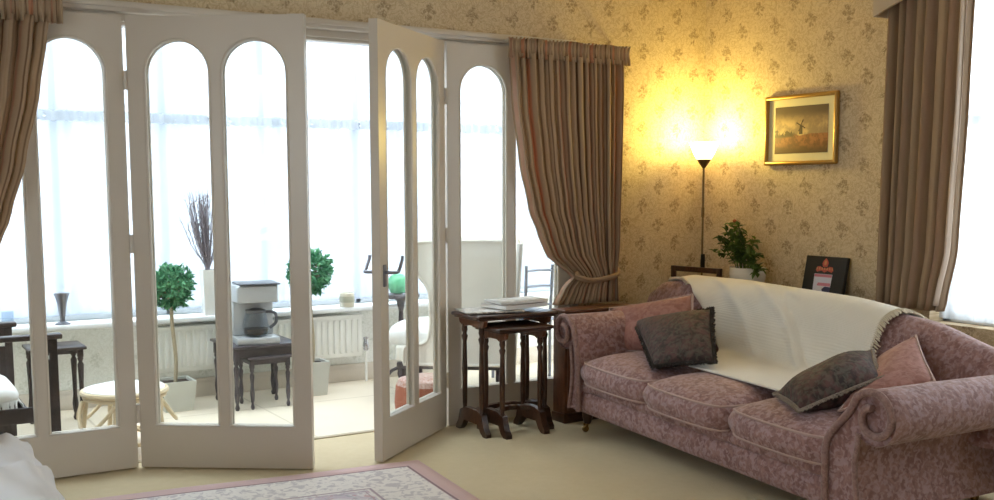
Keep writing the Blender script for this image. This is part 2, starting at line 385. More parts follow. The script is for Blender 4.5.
bb = MB(); bb.box(2.41, XC, .025, .043, 0, .14, .005); struct(bb.build('baseboard_front', M['white'], smooth=30))
sl = MB(); sl.box(-2.2, 4.2, 1.39, YP+.03, .465, .495, .008); struct(sl.build('trim_1', M['white_cool'], smooth=30))
# door lining and architrave round the opening
fr = MB()
fr.box(OX0-.01, OX1+.01, .005, .15, 1.988, OZ+.012, .003); fr.box(OX0-.01, OX1+.01, -.006, .02, 2.004, 2.026, .004)
fr.box(OX0-.02, OX0+.012, .0, .15, 0, 1.99, .003); fr.box(OX1-.012, OX1+.03, .0, .15, 0, 1.99, .003)
fr.box(OX0, OX1, .055, .15, 1.955, 1.99, .004); fr.box(OX0, OX1, .075, .15, 1.94, 1.957, .003)
struct(fr.build('trim_2', M['white'], smooth=30))
th = MB().box(OX0, OX1, .105, .14, 0, .006, .002); struct(th.build('trim_3', M['bark'], smooth=30))

# ------------------------------------------------------------------ porch window: frame, panes, nets
def window(name, x0, x1, z0, z1, y, muls, trans, axis='x', mat=None, t=.05, d=.06):
    def B(mb, a0, a1, c0, c1, dd0, dd1, bev=.006):
        if axis == 'x': mb.box(a0, a1, dd0, dd1, c0, c1, bev)
        else: mb.box(dd0, dd1, a0, a1, c0, c1, bev)
    f = MB(); B(f, x0, x1, z0, z0+t, y, y+d); B(f, x0, x1, z1-t, z1, y, y+d); B(f, x0, x0+t, z0, z1, y, y+d); B(f, x1-t, x1, z0, z1, y, y+d)
    for mx in muls: B(f, mx-t/2, mx+t/2, z0, z1, y, y+d)
    for tz in trans: B(f, x0, x1, tz-t/2, tz+t/2, y, y+d)
    o = struct(f.build(name, mat or M['white_cool'], smooth=30))
    p = MB(); B(p, x0+.01, x1-.01, z0+.01, z1-.01, y+d*.45, y+d*.45+.004, 0); p.build('window_pane', M['glass'], o, smooth=0)
    return o
window('window_1', -2.2, 4.2, .49, 2.33, YP+.10, [-1.24, -.64, -.04, .56, 1.16, 1.79, 2.4, 3.0, 3.6], [1.66], t=.04, d=.045)
window('window_2', WY0, WY1, WZ0, WZ1, XC+.1, [-2.28, -3.02], [1.55], 'y')
window('window_3', LY0, LY1, LZ0, LZ1, XL-.1, [-3.15], [], 'y')

def net_sheet(name, mat, a0, a1, z0, z1, y, label, axis='x', folds=60, amp=.018, head=.0, seed=1):
    rnd = random.Random(seed); ph = [rnd.uniform(0, 6.28) for _ in range(6)]; ex = [rnd.uniform(.6, 1.4) for _ in range(6)]
    W = a1-a0
    def fn(u, v):
        x = a0+W*u
        k = u*folds*2*PI
        d = amp*(math.sin(k+ph[0]+1.4*math.sin(u*9*ex[0]+ph[1]))*.6+.4*math.sin(k*.53*ex[1]+ph[2]+1.2*math.sin(u*17+ph[3])))*(1.0-.25*v)
        z = z1+(z0-z1)*v
        if head and z > z1-head: d += .004*math.sin(u*folds*14+ph[4])
        return (x, y+d, z) if axis == 'x' else (y+d, x, z)
    mb = MB().grid(fn, int(folds*12), 14, uv=lambda u, v: (u*W, v*(z1-z0)))
    root = thing(name, label, 'net curtain', ((a0+a1)/2, y, z1) if axis == 'x' else (y, (a0+a1)/2, z1))
    for i, p in enumerate(mb.v): mb.v[i] = tuple(Vector(p)-root.location)
    mb.build('net_fabric', mat, root, smooth=180)
    return root
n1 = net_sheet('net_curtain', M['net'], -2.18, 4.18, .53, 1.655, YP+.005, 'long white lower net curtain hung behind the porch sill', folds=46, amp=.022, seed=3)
hd = MB()
def hfn(u, v):
    x = -2.18+6.36*u; return (x-n1.location.x, -.028+.010*math.sin(u*620)+.006*math.sin(u*233+1)-.004*v, .012-.055*v+.004*math.sin(u*900))
hd.grid(hfn, 1400, 3); hd.build('gathered_heading', M['net_head'], n1, smooth=180)
MB().tube([(-3.18, -.012, -.02), (3.18, -.012, -.02)], .006, 8).build('curtain_wire', M['white_cool'], n1)
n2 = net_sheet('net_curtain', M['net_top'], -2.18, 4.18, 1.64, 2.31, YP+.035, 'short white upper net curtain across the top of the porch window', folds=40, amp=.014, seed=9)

# ------------------------------------------------------------------ glazed door leaves with two arched lights each
DW, DH = .772, 1.972
def arch_pts(x0, x1, z0, zt, n=16):
    r = (x1-x0)/2; zs = zt-r
    return [(x0, z0)]+[((x0+x1)/2-r*math.cos(PI*k/n), zs+r*math.sin(PI*k/n)) for k in range(n+1)]+[(x1, z0)]
def door_leaf(name, loc, rotz, flip, handle=False):
    st, ml, br, tr = .071, .038, .195, .095; y0, y1 = 0.0, .042
    lw = (DW-2*st-ml)/2; zt = DH-tr
    f = MB()
    sx = -1 if flip else 1
    T = Matrix.Diagonal((sx, 1, 1, 1))
    f.box(.003, st, y0, y1, .008, DH, 0, 1, T); f.box(DW-st, DW, y0, y1, .008, DH, 0, 1, T)
    f.box(st, DW-st, y0, y1, .008, br, 0, 1, T)
    f.box(st+lw, st+lw+ml, y0, y1, br, zt-lw/2+.0, 0, 1, T)
    lights = [(st, st+lw), (st+lw+ml, DW-st)]
    N = 16
    for a, b in lights:
        r = (b-a)/2; zs = zt-r; arc = [((a+b)/2-r*math.cos(PI*k/N), zs+r*math.sin(PI*k/N)) for k in range(N+1)]
        for k in range(N):
            p, q = arc[k], arc[k+1]; f.prism([p, q, (q[0], DH-.002), (p[0], DH-.002)], y0, y1, 'y', T)
    f.box(st+lw, st+lw+ml, y0, y1, zt-lw/2, DH-.002, 0, 1, T)
    root = struct(f.build(name, M['white'], None, loc, rotz, smooth=0))
    for a, b in lights:
        pts = arch_pts(a+.005, b-.005, br+.005, zt-.005)
        bead = MB(); bead.tube([(sx*p[0], y0+.006, p[1]) for p in pts], .0085, 6, closed=True); bead.tube([(sx*p[0], y1-.006, p[1]) for p in pts], .0085, 6, closed=True)
        bead.build('glazing_bead', M['white'], root, smooth=50)
        g = MB(); g.prism([(sx*p[0], p[1]) for p in arch_pts(a+.002, b-.002, br+.002, zt-.002)], .019, .023, 'y'); g.build('glass_pane', M['glass'], root, smooth=0)
    if handle:
        hx = sx*(DW-.040)
        h = MB(); h.box(hx-.016, hx+.016, -.005, 0, .80, .90, .003); h.box(hx-.016, hx+.016, y1, y1+.005, .80, .90, .003)
        for s_ in (-1, 1):
            yb = -.005 if s_ < 0 else y1+.005
            h.tube(cr([(hx, yb, .865), (hx, yb+s_*.045, .865), (hx-sx*.02, yb+s_*.056, .872), (hx-sx*.055, yb+s_*.056, .915), (hx-sx*.064, yb+s_*.056, .935)], 5), .0075, 8)
        h.build('door_handle', M['handle'], root, smooth=40)
    hg = MB()
    for z in (.25, 1.0, 1.70): hg.tube([(sx*.0, -.006, z-.04), (sx*.0, -.006, z+.04)], .007, 8)
    hg.build('hinge', M['white'], root, smooth=40)
    return root
LO = 1.559
door_leaf('door_1', (-.004, 0, 0), 0, True)
door_leaf('door_2', (.004, 0, 0), -.5995, False)
door_leaf('door_3', (LO-.004, 0, 0), .6857, True, True)
door_leaf('door_4', (LO+.004, 0, 0), 0, False)

# ------------------------------------------------------------------ rug
rg = MB()
def rugf(u, v):
    x = -1.10+2.20*u; y = -1.45+2.90*v
    return (x, y, .008+.0015*math.sin(x*7+1)*math.sin(y*5))
rg.grid(rugf, 40, 50)
rug = rg.build('rug', M['rug'], None, (-.14, -1.874, .001), math.radians(-6.0), smooth=180, solid=.008, off=-1)
tag(rug, 'pale oriental rug with rose border lying in front of the open doors', 'rug')

# ------------------------------------------------------------------ curtains
def curtain(mb, edge, z_top, z_bot, y, axis, pleats, amp, wid, nz=46, seed=0, gather=None):
    """edge(z) -> (left, right) positions along the wall; folds run downwards"""
    rnd = random.Random(seed); ph = [rnd.uniform(0, 6.28) for _ in range(8)]
    def fn(u, v):
        z = z_top+(z_bot-z_top)*v; a, b = edge(z); x = a+(b-a)*u
        g = gather(z) if gather else 1.0
        k = u*pleats*2*PI
        d = amp*g*(math.sin(k+.8*math.sin(u*7+ph[0])+.25*math.sin(v*3+ph[1]))+.35*math.sin(k*.5+ph[2]+v*.8)+.2*math.sin(k*1.7+ph[3]))
        x += .25*amp*g*math.sin(k*1.0+1.3)
        return (x, y+d, z) if axis == 'x' else (y+d, x, z)
    return mb.grid(fn, pleats*10, nz, uv=lambda u, v: (u*wid, v))
def heading(mb, a, b, z_top, z_bot, y, axis, pleats, amp):
    def fn(u, v):
        x = a+(b-a)*u; k = u*pleats*2*PI
        d = amp*(math.sin(k)+.3*math.sin(k*2.3+1))*(1.3-1.0*math.sin(PI*min(1, v*1.25))); z = z_top+(z_bot-z_top)*v+.005*math.sin(k*1.1)*(1-v)
        return (x, y+d, z) if axis == 'x' else (y+d, x, z)
    return mb.grid(fn, pleats*8, 8, uv=lambda u, v: (u*1.6, v))
# curtain beside the corner, tied back
YM = -.075
cM = thing('curtain', 'striped tan and rose curtain tied back beside the tall corner lamp', 'curtain', (2.3, YM, 2.0))
def eM(z):
    L = interp(z, [(.60, 2.165), (.70, 2.225), (.765, 2.30), (.80, 2.235), (.885, 2.125), (1.0, 2.075), (1.125, 2.02), (1.384, 1.96), (1.689, 1.915), (2.0, 1.895)])
    Rr = interp(z, [(.6, 2.61), (.78, 2.60), (.9, 2.615), (1.45, 2.63), (1.75, 2.635), (2.0, 2.63)]); return L, Rr
m = MB(); curtain(m, eM, 1.93, .612, 0, 'x', 15, .022, 1.15, seed=4, gather=lambda z: interp(z, [(.6, 1.0), (.765, .75), (1.0, 1.0), (2, 1.0)]))
m.v = [(p[0]-2.3, p[1], p[2]-2.0) for p in m.v]; m.build('curtain_fabric', M['curtain'], cM, smooth=180, solid=.003)
m = MB(); heading(m, 1.885, 2.665, 2.005, 1.905, -.008, 'x', 34, .010); m.v = [(p[0]-2.3, p[1], p[2]-2.0) for p in m.v]; m.build('pleated_heading', M['curtain'], cM, smooth=180, solid=.003)
m = MB(); m.tube([(-.385, .02, .0), (.375, .02, .0)], .012, 8); m.tube([(-.385, .02, 0), (-.385, .075, 0)], .008, 8); m.tube([(.37, .02, 0), (.37, .118, 0)], .008, 8); m.build('curtain_track', M['white'], cM)
m = MB(); m.tube(cr([(.02, -.015, -1.225), (.0, -.045, -1.240), (.10, -.055, -1.262), (.26, -.045, -1.240), (.31, .02, -1.215), (.32, .118, -1.205)], 6), .012, 8, flat=1.6); m.build('tie_back', M['curtain'], cM)
# curtain at the left edge of the doors
cL = thing('curtain', 'striped brown and rose curtain at the left end of the glazed doors', 'curtain', (-.7, YM, 2.0))
def eL(z):
    Rr = interp(z, [(.70, -.80), (.78, -.76), (1.03, -.53), (1.134, -.49), (1.355, -.425), (1.636, -.36), (1.847, -.325), (2.0, -.30)])
    L = interp(z, [(.0, -1.0), (.78, -.98), (1.2, -1.03), (2, -1.05)]); return L, max(Rr, L+.12)
m = MB(); curtain(m, eL, 1.93, .02, 0, 'x', 13, .024, 1.05, seed=11); m.v = [(p[0]+.7, p[1], p[2]-2.0) for p in m.v]; m.build('curtain_fabric', M['curtain'], cL, smooth=180, solid=.003)
m = MB(); heading(m, -1.07, -.255, 2.01, 1.905, -.008, 'x', 34, .010); m.v = [(p[0]+.7, p[1], p[2]-2.0) for p in m.v]; m.build('pleated_heading', M['curtain'], cL, smooth=180, solid=.003)
m = MB(); m.tube([(-.38, .02, .0), (.435, .02, .0)], .012, 8); m.tube([(-.38, .02, 0), (-.38, .118, 0)], .008, 8); m.tube([(.43, .02, 0), (.43, .075, 0)], .008, 8); m.build('curtain_track', M['white'], cL)
# long curtain at the side window
cR = thing('curtain', 'long plain brown curtain hanging by the side window at right', 'curtain', (3.22, -1.57, 2.25))
def eR(z): return interp(z, [(.66, -1.705), (.72, -1.72), (.96, -1.765), (1.6, -1.79), (2.25, -1.80)]), interp(z, [(.66, -1.335), (2.25, -1.352)])
m = MB(); curtain(m, eR, 2.25, .672, 0, 'y', 8, .026, .95, seed=21)
m.v = [(p[0], p[1]+1.57, p[2]-2.25) for p in m.v]; m.build('curtain_fabric', M['curtain_plain'], cR, smooth=180, solid=.004)
m = MB()
def lf(u, v): z = 2.25+(.70-2.25)*v; a, b = eR(z); return (-.034+.012*math.sin(u*6+v*2), a+.022+.022*u+1.57, z-2.25)
m.grid(lf, 6, 40); m.build('lining_edge', M['curtain_lining'], cR, smooth=180, solid=.004)
m = MB(); m.tube([(0, -2.3, .01), (0, .235, .01)], .012, 8); m.tube([(0, .2, .01), (.113, .2, .01)], .008); m.tube([(0, -2.28, .01), (.113, -2.28, .01)], .008); m.build('curtain_track', M['white'], cR)
# scalloped pelmet over the side window
def pel(y):
    u = (y+1.315)/-2.7
    return 2.04+.22*(1-abs(2*u-1)**2.4) if 0 <= u <= 1 else 2.04
ys = [-1.315-2.7*k/40 for k in range(41)]
m = MB(); m.prism([(y, pel(y)) for y in ys]+[(ys[-1], 2.50), (ys[0], 2.50)], 3.14, 3.155, 'x'); m.box(3.155, XC, -1.327, -1.315, 2.04, 2.5); m.box(3.155, XC, -4.015, -4.0, 2.04, 2.5); m.box(3.14, XC, -4.015, -1.315, 2.48, 2.50)
p = m.build('window_pelmet', M['pelmet'], smooth=30); tag(p, 'pale cream scalloped pelmet above the brown side curtain', 'pelmet')
n3 = net_sheet('net_curtain', M['net_lace'], -3.72, -1.56, .62, 2.33, XC+.055, 'white lace net curtain behind the brown curtain at right', axis='y', folds=30, amp=.014, seed=5)

# ------------------------------------------------------------------ sofa
SO = thing('sofa', 'large mauve damask sofa with rolled arms under a cream throw', 'sofa', (2.025, -1.33, 0), math.radians(-2.9))
TK = .030
def tilt(p): return (p[0], p[1], p[2]+TK*p[1])
def tb(mb): mb.v = [tilt(p) for p in mb.v]; return mb
SY0, SY1 = -.835, .825        # seat between the arms
def cushion(mb, x0, x1, y0, y1, z0, z1, crown, e=.10, n=18, drop=.0):
    # puffed box cushion: top and bottom grids joined by a boxed edge
    cx, cy = (x0+x1)/2, (y0+y1)/2; hx, hy = (x1-x0)/2, (y1-y0)/2
    def prof(a): return (1-abs(a)**3.2)
    def top(u, v):
        a, b = 2*u-1, 2*v-1; x = cx+hx*a*(1-.075*abs(b)**6); y = cy+hy*b*(1-.07*abs(a)**6)
        x -= .014*(1-b*b)*(1-a)/2
        return (x, y, z1+crown*prof(a)**.7*prof(b)**.7)
    def bot(u, v):
        a, b = 2*u-1, 2*v-1; return (cx+hx*a*(1-.075*abs(b)**6)-.014*(1-b*b)*(1-a)/2, cy+hy*b*(1-.07*abs(a)**6), z0)
    mb.grid(top, n, n); mb.grid(lambda u, v: bot(1-u, v), n, n)
    # side band with a slight bulge
    def ring(t):
        k = t*4; s_ = int(k) % 4; f = k-int(k)
        return [(0+f, 0), (1, f), (1-f, 1), (0, 1-f)][s_]
    def side(t, v):
        u, w_ = ring(t % 1.0); a = top(u, w_); b = bot(u, w_)
        bul = math.sin(PI*v)*.018; da, db = 2*u-1, 2*w_-1
        ox = (da if abs(da) > .999 else 0)*bul; oy = (db if abs(db) > .999 else 0)*bul
        return (lerp(b[0], a[0], v)+ox, lerp(b[1], a[1], v)+oy, lerp(b[2], a[2], v))
    mb.grid(side, n*4, 5)
    return [top(*ring(k/72)) for k in range(72)], [bot(*ring(k/72)) for k in range(72)]
# base with lower apron
b = MB()
prof = [(-.000, .088), (-.012, .11), (-.014, .17), (-.004, .195), (.012, .205)]
for i in range(len(prof)-1):
    pass
def apron(u, v):
    k = v*(len(prof)-1); i = min(int(k), len(prof)-2); f = k-i
    return (lerp(prof[i][0], prof[i+1][0], f), lerp(SY0-.10, SY1+.06, u), lerp(prof[i][1], prof[i+1][1], f))
b.grid(apron, 30, 8); b.box(0.0, .80, SY0-.10, SY1+.06, .088, .205)
tb(b).build('base', M['sofa'], SO, smooth=50)
rl = MB(); rl.tube([(.018, lerp(SY0-.02, SY1+.02, k/20), .222+.003*math.sin(k*2.1)) for k in range(21)], .034, 12); rl.box(.02, .62, SY0, SY1, .19, .252)
tb(rl).build('front_roll', M['sofa'], SO, smooth=50)
W3 = (SY1-SY0)/3
for k in range(3):
    y1_ = SY1-k*W3; y0_ = y1_-W3
    c = MB(); t_, bt = cushion(c, -.062 if k == 1 else -.040, .62, y0_+.008, y1_-.008, .250, .350, .060)
    co = tb(c).build('seat_cushion', M['sofa'], SO, smooth=60)
    pp = MB(); pp.tube(t_, .0055, 6, closed=True); pp.tube(bt, .0055, 6, closed=True); tb(pp).build('piping', M['piping'], co, smooth=60)
# rolled arms: profile in (outward, z), run along the depth
def arm(sign, inner, W, r, zt, depth):
    cw, cz = W-r, zt-r
    inn = cr([(0, .10, 0), (-.002, .25, 0), (.006, .36, 0), (max(.02, cw-r*1.15), cz+.0, 0), (cw-r*.80, cz+r*.62, 0)], 6)
    P = [(q.x, q.y) for q in inn]
    a0 = math.atan2(P[-1][1]-cz, P[-1][0]-cw)
    for k in range(1, 26):
        a = a0-(a0+2.35)*k/25; P.append((cw+r*math.cos(a), cz+r*math.sin(a)))
    out = cr([(P[-1][0], P[-1][1], 0), (cw-r*.75, cz-r*1.25, 0), (cw-r*.85, .30, 0), (cw-r*.75, .20, 0), (cw-r*.5, .10, 0)], 6)
    P += [(q.x, q.y) for q in out[1:]]
    mb = MB(); n = len(P)
    secs = [(-.030, .90), (-.045, .955), (-.04, 1.0), (.02, 1.0), (.30, .99), (.60, .97), (depth, .95)]
    cxm, czm = cw*.55, cz*.62
    def pt(i, x, s_):
        a, z = P[i % n]; a = cxm+(a-cxm)*s_ if s_ != 1 else a; z = czm+(z-czm)*s_ if s_ != 1 else z
        return (x, inner+sign*a, z)
    vs = []; fs = []
    secs2 = [(-.028, .93), (-.040, .975), (-.030, 1.0), (.03, 1.0), (.30, 1.0), (.60, .99), (depth, .98)]
    for x, s_ in secs2:
        for i in range(n): vs.append(pt(i, x, s_))
    for j in range(len(secs2)-1):
        for i in range(n): fs.append((j*n+i, j*n+(i+1) % n, (j+1)*n+(i+1) % n, (j+1)*n+i))
    fs.append(tuple(range(n))); fs.append(tuple((len(secs2)-1)*n+i for i in range(n-1, -1, -1)))
    mb.add(vs, fs)
    o = tb(mb).build('arm', M['sofa'], SO, smooth=50)
    # piping that follows the front edge and curls into the scroll
    sc = [(q.x, q.y) for q in inn]
    for k in range(1, 44):
        a = a0-k*.165; rr = r*(.97-.62*(k/43)**1.1); sc.append((cw+rr*math.cos(a), cz+rr*math.sin(a)))
    pm = MB(); pm.tube([(-.036-.012*min(1, i/len(sc)), inner+sign*a, z) for i, (a, z) in enumerate(sc)], .014, 8)
    outl = [(cw-r*.75, cz-r*1.25), (cw-r*.85, .30), (cw-r*.75, .20), (cw-r*.5, .10)]
    pm.tube([tuple((-.036, inner+sign*q.x, q.y)) for q in cr([(P[n-25][0], P[n-25][1], 0)]+[(a, z, 0) for a, z in outl], 6)], .010, 8)
    tb(pm).build('scroll_piping', M['piping_arm'], o, smooth=60)
    return o
M['piping_arm'] = damask('mauve_piping_cloth', (128, 98, 94), (150, 118, 114), (160, 132, 128), 30)
arm(1, SY1, .215, .085, .572, .86)
arm(-1, SY0, .315, .098, .578, .86)
# camel back
def ztop(y): return interp(y, [(-1.12, .60), (-.95, .640), (-.62, .712), (-.2, .742), (.5, .742), (.90, .728), (1.12, .690), (1.27, .61)])
def backf(u, v):
    y = lerp(-1.11, 1.26, u); zt = ztop(y); ang = v
    pr = [(.56, .30), (.60, .42), (.645, zt-.13), (.675, zt-.055), (.715, zt-.008), (.76, zt), (.81, zt-.02), (.835, zt-.075), (.825, zt-.16), (.81, .32), (.80, .09)]
    k = ang*(len(pr)-1); i = min(int(k), len(pr)-2); f = k-i
    a = pr[max(i-1, 0)]; b_ = pr[i]; c_ = pr[i+1]; d_ = pr[min(i+2, len(pr)-1)]
    q = [.5*((2*b_[j])+(c_[j]-a[j])*f+(2*a[j]-5*b_[j]+4*c_[j]-d_[j])*f*f+(3*b_[j]-a[j]-3*c_[j]+d_[j])*f**3) for j in (0, 1)]
    e = min(1, min(u, 1-u)/.03)
    cxm = .74
    return (cxm+(q[0]-cxm)*(.6+.4*math.sqrt(e)), y, q[1])
b = MB(); b.grid(backf, 60, 40)
for u in (0.0, 1.0):
    ring = [backf(u, k/40) for k in range(41)]; b.add(ring, [tuple(range(41))])
tb(b).build('backrest', M['sofa'], SO, smooth=60)
# turned feet with casters
for (x, y) in ((.05, SY1+.045), (.05, SY0-.05), (.74, SY1+.03), (.74, SY0-.05)):
    l = MB(); zt_ = .10+TK*y
    l.lathe([(.016, .045), (.020, .055), (.026, .075), (.030, zt_-.005), (.030, zt_)], 14, c=(x, y, 0))
    lo = l.build('leg', M['dark_wood'], SO)
    cst = MB(); cst.lathe([(.010, .040), (.015, .045), (.015, .055), (.008, .058)], 12, c=(x, y, 0))
    Mx = Matrix.Translation((x-.012, y, .018)) @ Matrix.Rotation(PI/2, 4, 'X'); cst.lathe([(.006, -.009), (.016, -.008), (.018, 0), (.016, .008), (.006, .009)], 14, Mx)
    cst.box(x-.016, x-.004, y-.013, y-.010, .014, .046); cst.box(x-.016, x-.004, y+.010, y+.013, .014, .046)
    cst.build('caster', M['brass'], lo)

# ------------------------------------------------------------------ throw over the sofa back
SM = Matrix.Translation((2.025, -1.33, 0)) @ Matrix.Rotation(math.radians(-2.9), 4, 'Z')
def throw_pt(a, bq):
    # a: 0 left .. 1 right across, bq: 0 rear .. 1 front tip
    yl = interp(bq, [(0, 1.20), (.25, 1.18), (.5, .80), (.75, .46), (1, .24)])
    yr = interp(bq, [(0, -.50), (.18, -.54), (.3, -.48), (.5, -.45), (.75, -.44), (1, -.44)])
    y = lerp(yl, yr, a); zt = ztop(y)
    pr = [(.852, zt-.20), (.856, zt-.10), (.835, zt-.02), (.775, zt+.016), (.705, zt+.006), (.655, zt-.045), (.622, zt-.13), (.575, .46), (.52, .425), (.36, .424), (.19, .418)]
    k = bq*(len(pr)-1); i = min(int(k), len(pr)-2); f = k-i
    A = pr[max(i-1, 0)]; B_ = pr[i]; C_ = pr[i+1]; D_ = pr[min(i+2, len(pr)-1)]
    q = [.5*((2*B_[j])+(C_[j]-A[j])*f+(2*A[j]-5*B_[j]+4*C_[j]-D_[j])*f*f+(3*B_[j]-A[j]-3*C_[j]+D_[j])*f**3) for j in (0, 1)]
    mid = math.sin(PI*min(1, max(0, (bq-.3)/.6)))
    wr = .007*mid*math.sin(9*(a+.8*bq)+1.0)+.005*mid*math.sin(17*(a-.5*bq))+.004*math.sin(5*a+13*bq)*mid
    wr += .034*mid*math.exp(-((a-.55-.5*(bq-.6))/.045)**2)-.012*mid*math.exp(-((a-.63-.5*(bq-.6))/.04)**2)+.018*mid*math.exp(-((a-.25-.25*(bq-.5))/.04)**2)
    wr = max(wr, -.005)
    return SM @ Vector(tilt((q[0]-wr*.9-.004, y, q[1]+wr*.45+.002)))
tw = thing('throw_blanket', 'cream woven throw with fringed edge draped over the sofa back', 'blanket', SM @ Vector((.75, .1, .75)))
m = MB(); m.grid(lambda u, v: tuple(throw_pt(u, v)-tw.location), 90, 80, uv=lambda u, v: (u*1.5, v*1.2)); m.build('blanket_cloth', M['throw'], tw, smooth=180, solid=.007, off=1)
m = MB()
for k in range(86):
    bq = .10+.86*k/85; p = throw_pt(1.0, bq); q = throw_pt(.97, bq); d = (p-q).normalized()
    up = Vector((-.5, 0, .8)); e = p+d*(.034+.008*random.random())+Vector((-.006, random.uniform(-.008, .008), -.008))
    pts = [p+up*.003-tw.location, (p+e)/2+up*.004-tw.location, e-tw.location]; m.tube(pts, [.003, .0042, .0028], 5)
m.build('fringe', M['fringe'], tw, smooth=60); m = MB()
for k in range(50):
    bq = .06+.40*k/49; p = throw_pt(0, bq); q = throw_pt(.03, bq); d = (p-q).normalized(); e = p+d*(.024+.008*random.random())+Vector((0, 0, -.008)); m.tube([p-tw.location, (p+e)/2+Vector((0, 0, .006))-tw.location, e-tw.location], [.003, .0045, .003], 5)
m.build('fringe', M['fringe'], tw, smooth=60)

# ------------------------------------------------------------------ cushions on the sofa
def pillow(name, label, corners, thick, mat, edge=None, edge_mat=None, n=18, sag=.05, trim='tube', nsign=1, edge_name='fringe_edge'):
    A, B_, C_, D_ = [Vector(c) for c in corners]       # TL TR BR BL
    ctr = (A+B_+C_+D_)/4; nrm = ((B_-A).cross(D_-A)).normalized()
    root = thing(name, label, 'cushion', ctr, 0, None)
    def base(u, v):
        p = A*(1-u)*(1-v)+B_*u*(1-v)+C_*u*v+D_*(1-u)*v
        a, b_ = 2*u-1, 2*v-1
        return p-(p-ctr)*sag*((1-a*a)*(b_*b_)+(1-b_*b_)*(a*a))*1.0
    def h(u, v): a, b_ = 2*u-1, 2*v-1; return thick/2*(max(0, 1-abs(a)**2.6))**.62*(max(0, 1-abs(b_)**2.6))**.62*(1+.05*math.sin(9*u+4*v))
    m = MB()
    m.grid(lambda u, v: tuple(base(u, v)+nrm*h(u, v)-ctr), n, n); m.grid(lambda u, v: tuple(base(1-u, v)-nrm*h(1-u, v)-ctr), n, n)
    m.build('cushion_cover', mat, root, smooth=180)
    ring = [base(k/n, 0) for k in range(n)]+[base(1, k/n) for k in range(n)]+[base(1-k/n, 1) for k in range(n)]+[base(0, 1-k/n) for k in range(n)]
    if edge:
        e = MB()
        if trim == 'tube': e.tube([p-ctr for p in ring], edge, 6, closed=True)
        else:
            per = ring+[ring[0]]
            for p, q in zip(per, per[1:]):
                for k in range(5):
                    s_ = p+(q-p)*(k/5); o_ = (s_-ctr); o_ = (o_-nrm*o_.dot(nrm)).normalized()
                    e_ = s_+o_*edge*random.uniform(.8, 1.15)+nrm*random.uniform(-.006, .006)+Vector((0, 0, -.002)); e.tube([s_-o_*.004-ctr, (s_+e_)/2+nrm*random.uniform(-.004, .004)-ctr, e_-ctr], [.004, .005, .003], 4)
            e.tube([p-ctr for p in ring], .006, 6, closed=True)
        e.build(edge_name, edge_mat or mat, root, smooth=60)
    return root
pillow('scatter_cushion', 'rose damask cushion leaning behind the dark one at the far arm', [(2.40, -.27, .60), (2.60, -.70, .70), (2.46, -.90, .42), (2.30, -.38, .395)], .14, M['rose_cushion'], .006, M['piping'], edge_name='piping')
pillow('scatter_cushion', 'square dark tapestry cushion with fringed edges near the far arm', [(2.40, -.47, .55), (2.44, -1.01, .665), (2.25, -1.25, .46), (2.10, -1.00, .42)], .15, M['dark_cushion'], .020, M['dark_fringe'], trim='fringe')
pillow('scatter_cushion', 'dark tapestry cushion with grey edging lying on the near seat', [(2.12, -1.74, .41), (2.52, -1.885, .575), (2.33, -2.085, .51), (1.99, -1.99, .40)], .16, M['dark_cushion'], .014, M['lace_edge'], trim='fringe', edge_name='lace_edge')
pillow('scatter_cushion', 'rose damask cushion with pale piping wedged behind the near arm', [(2.60, -1.86, .525), (2.64, -2.00, .64), (2.43, -2.25, .51), (2.10, -2.08, .40)], .09, M['rose_cushion'], .005, M['piping'], edge_name='piping')

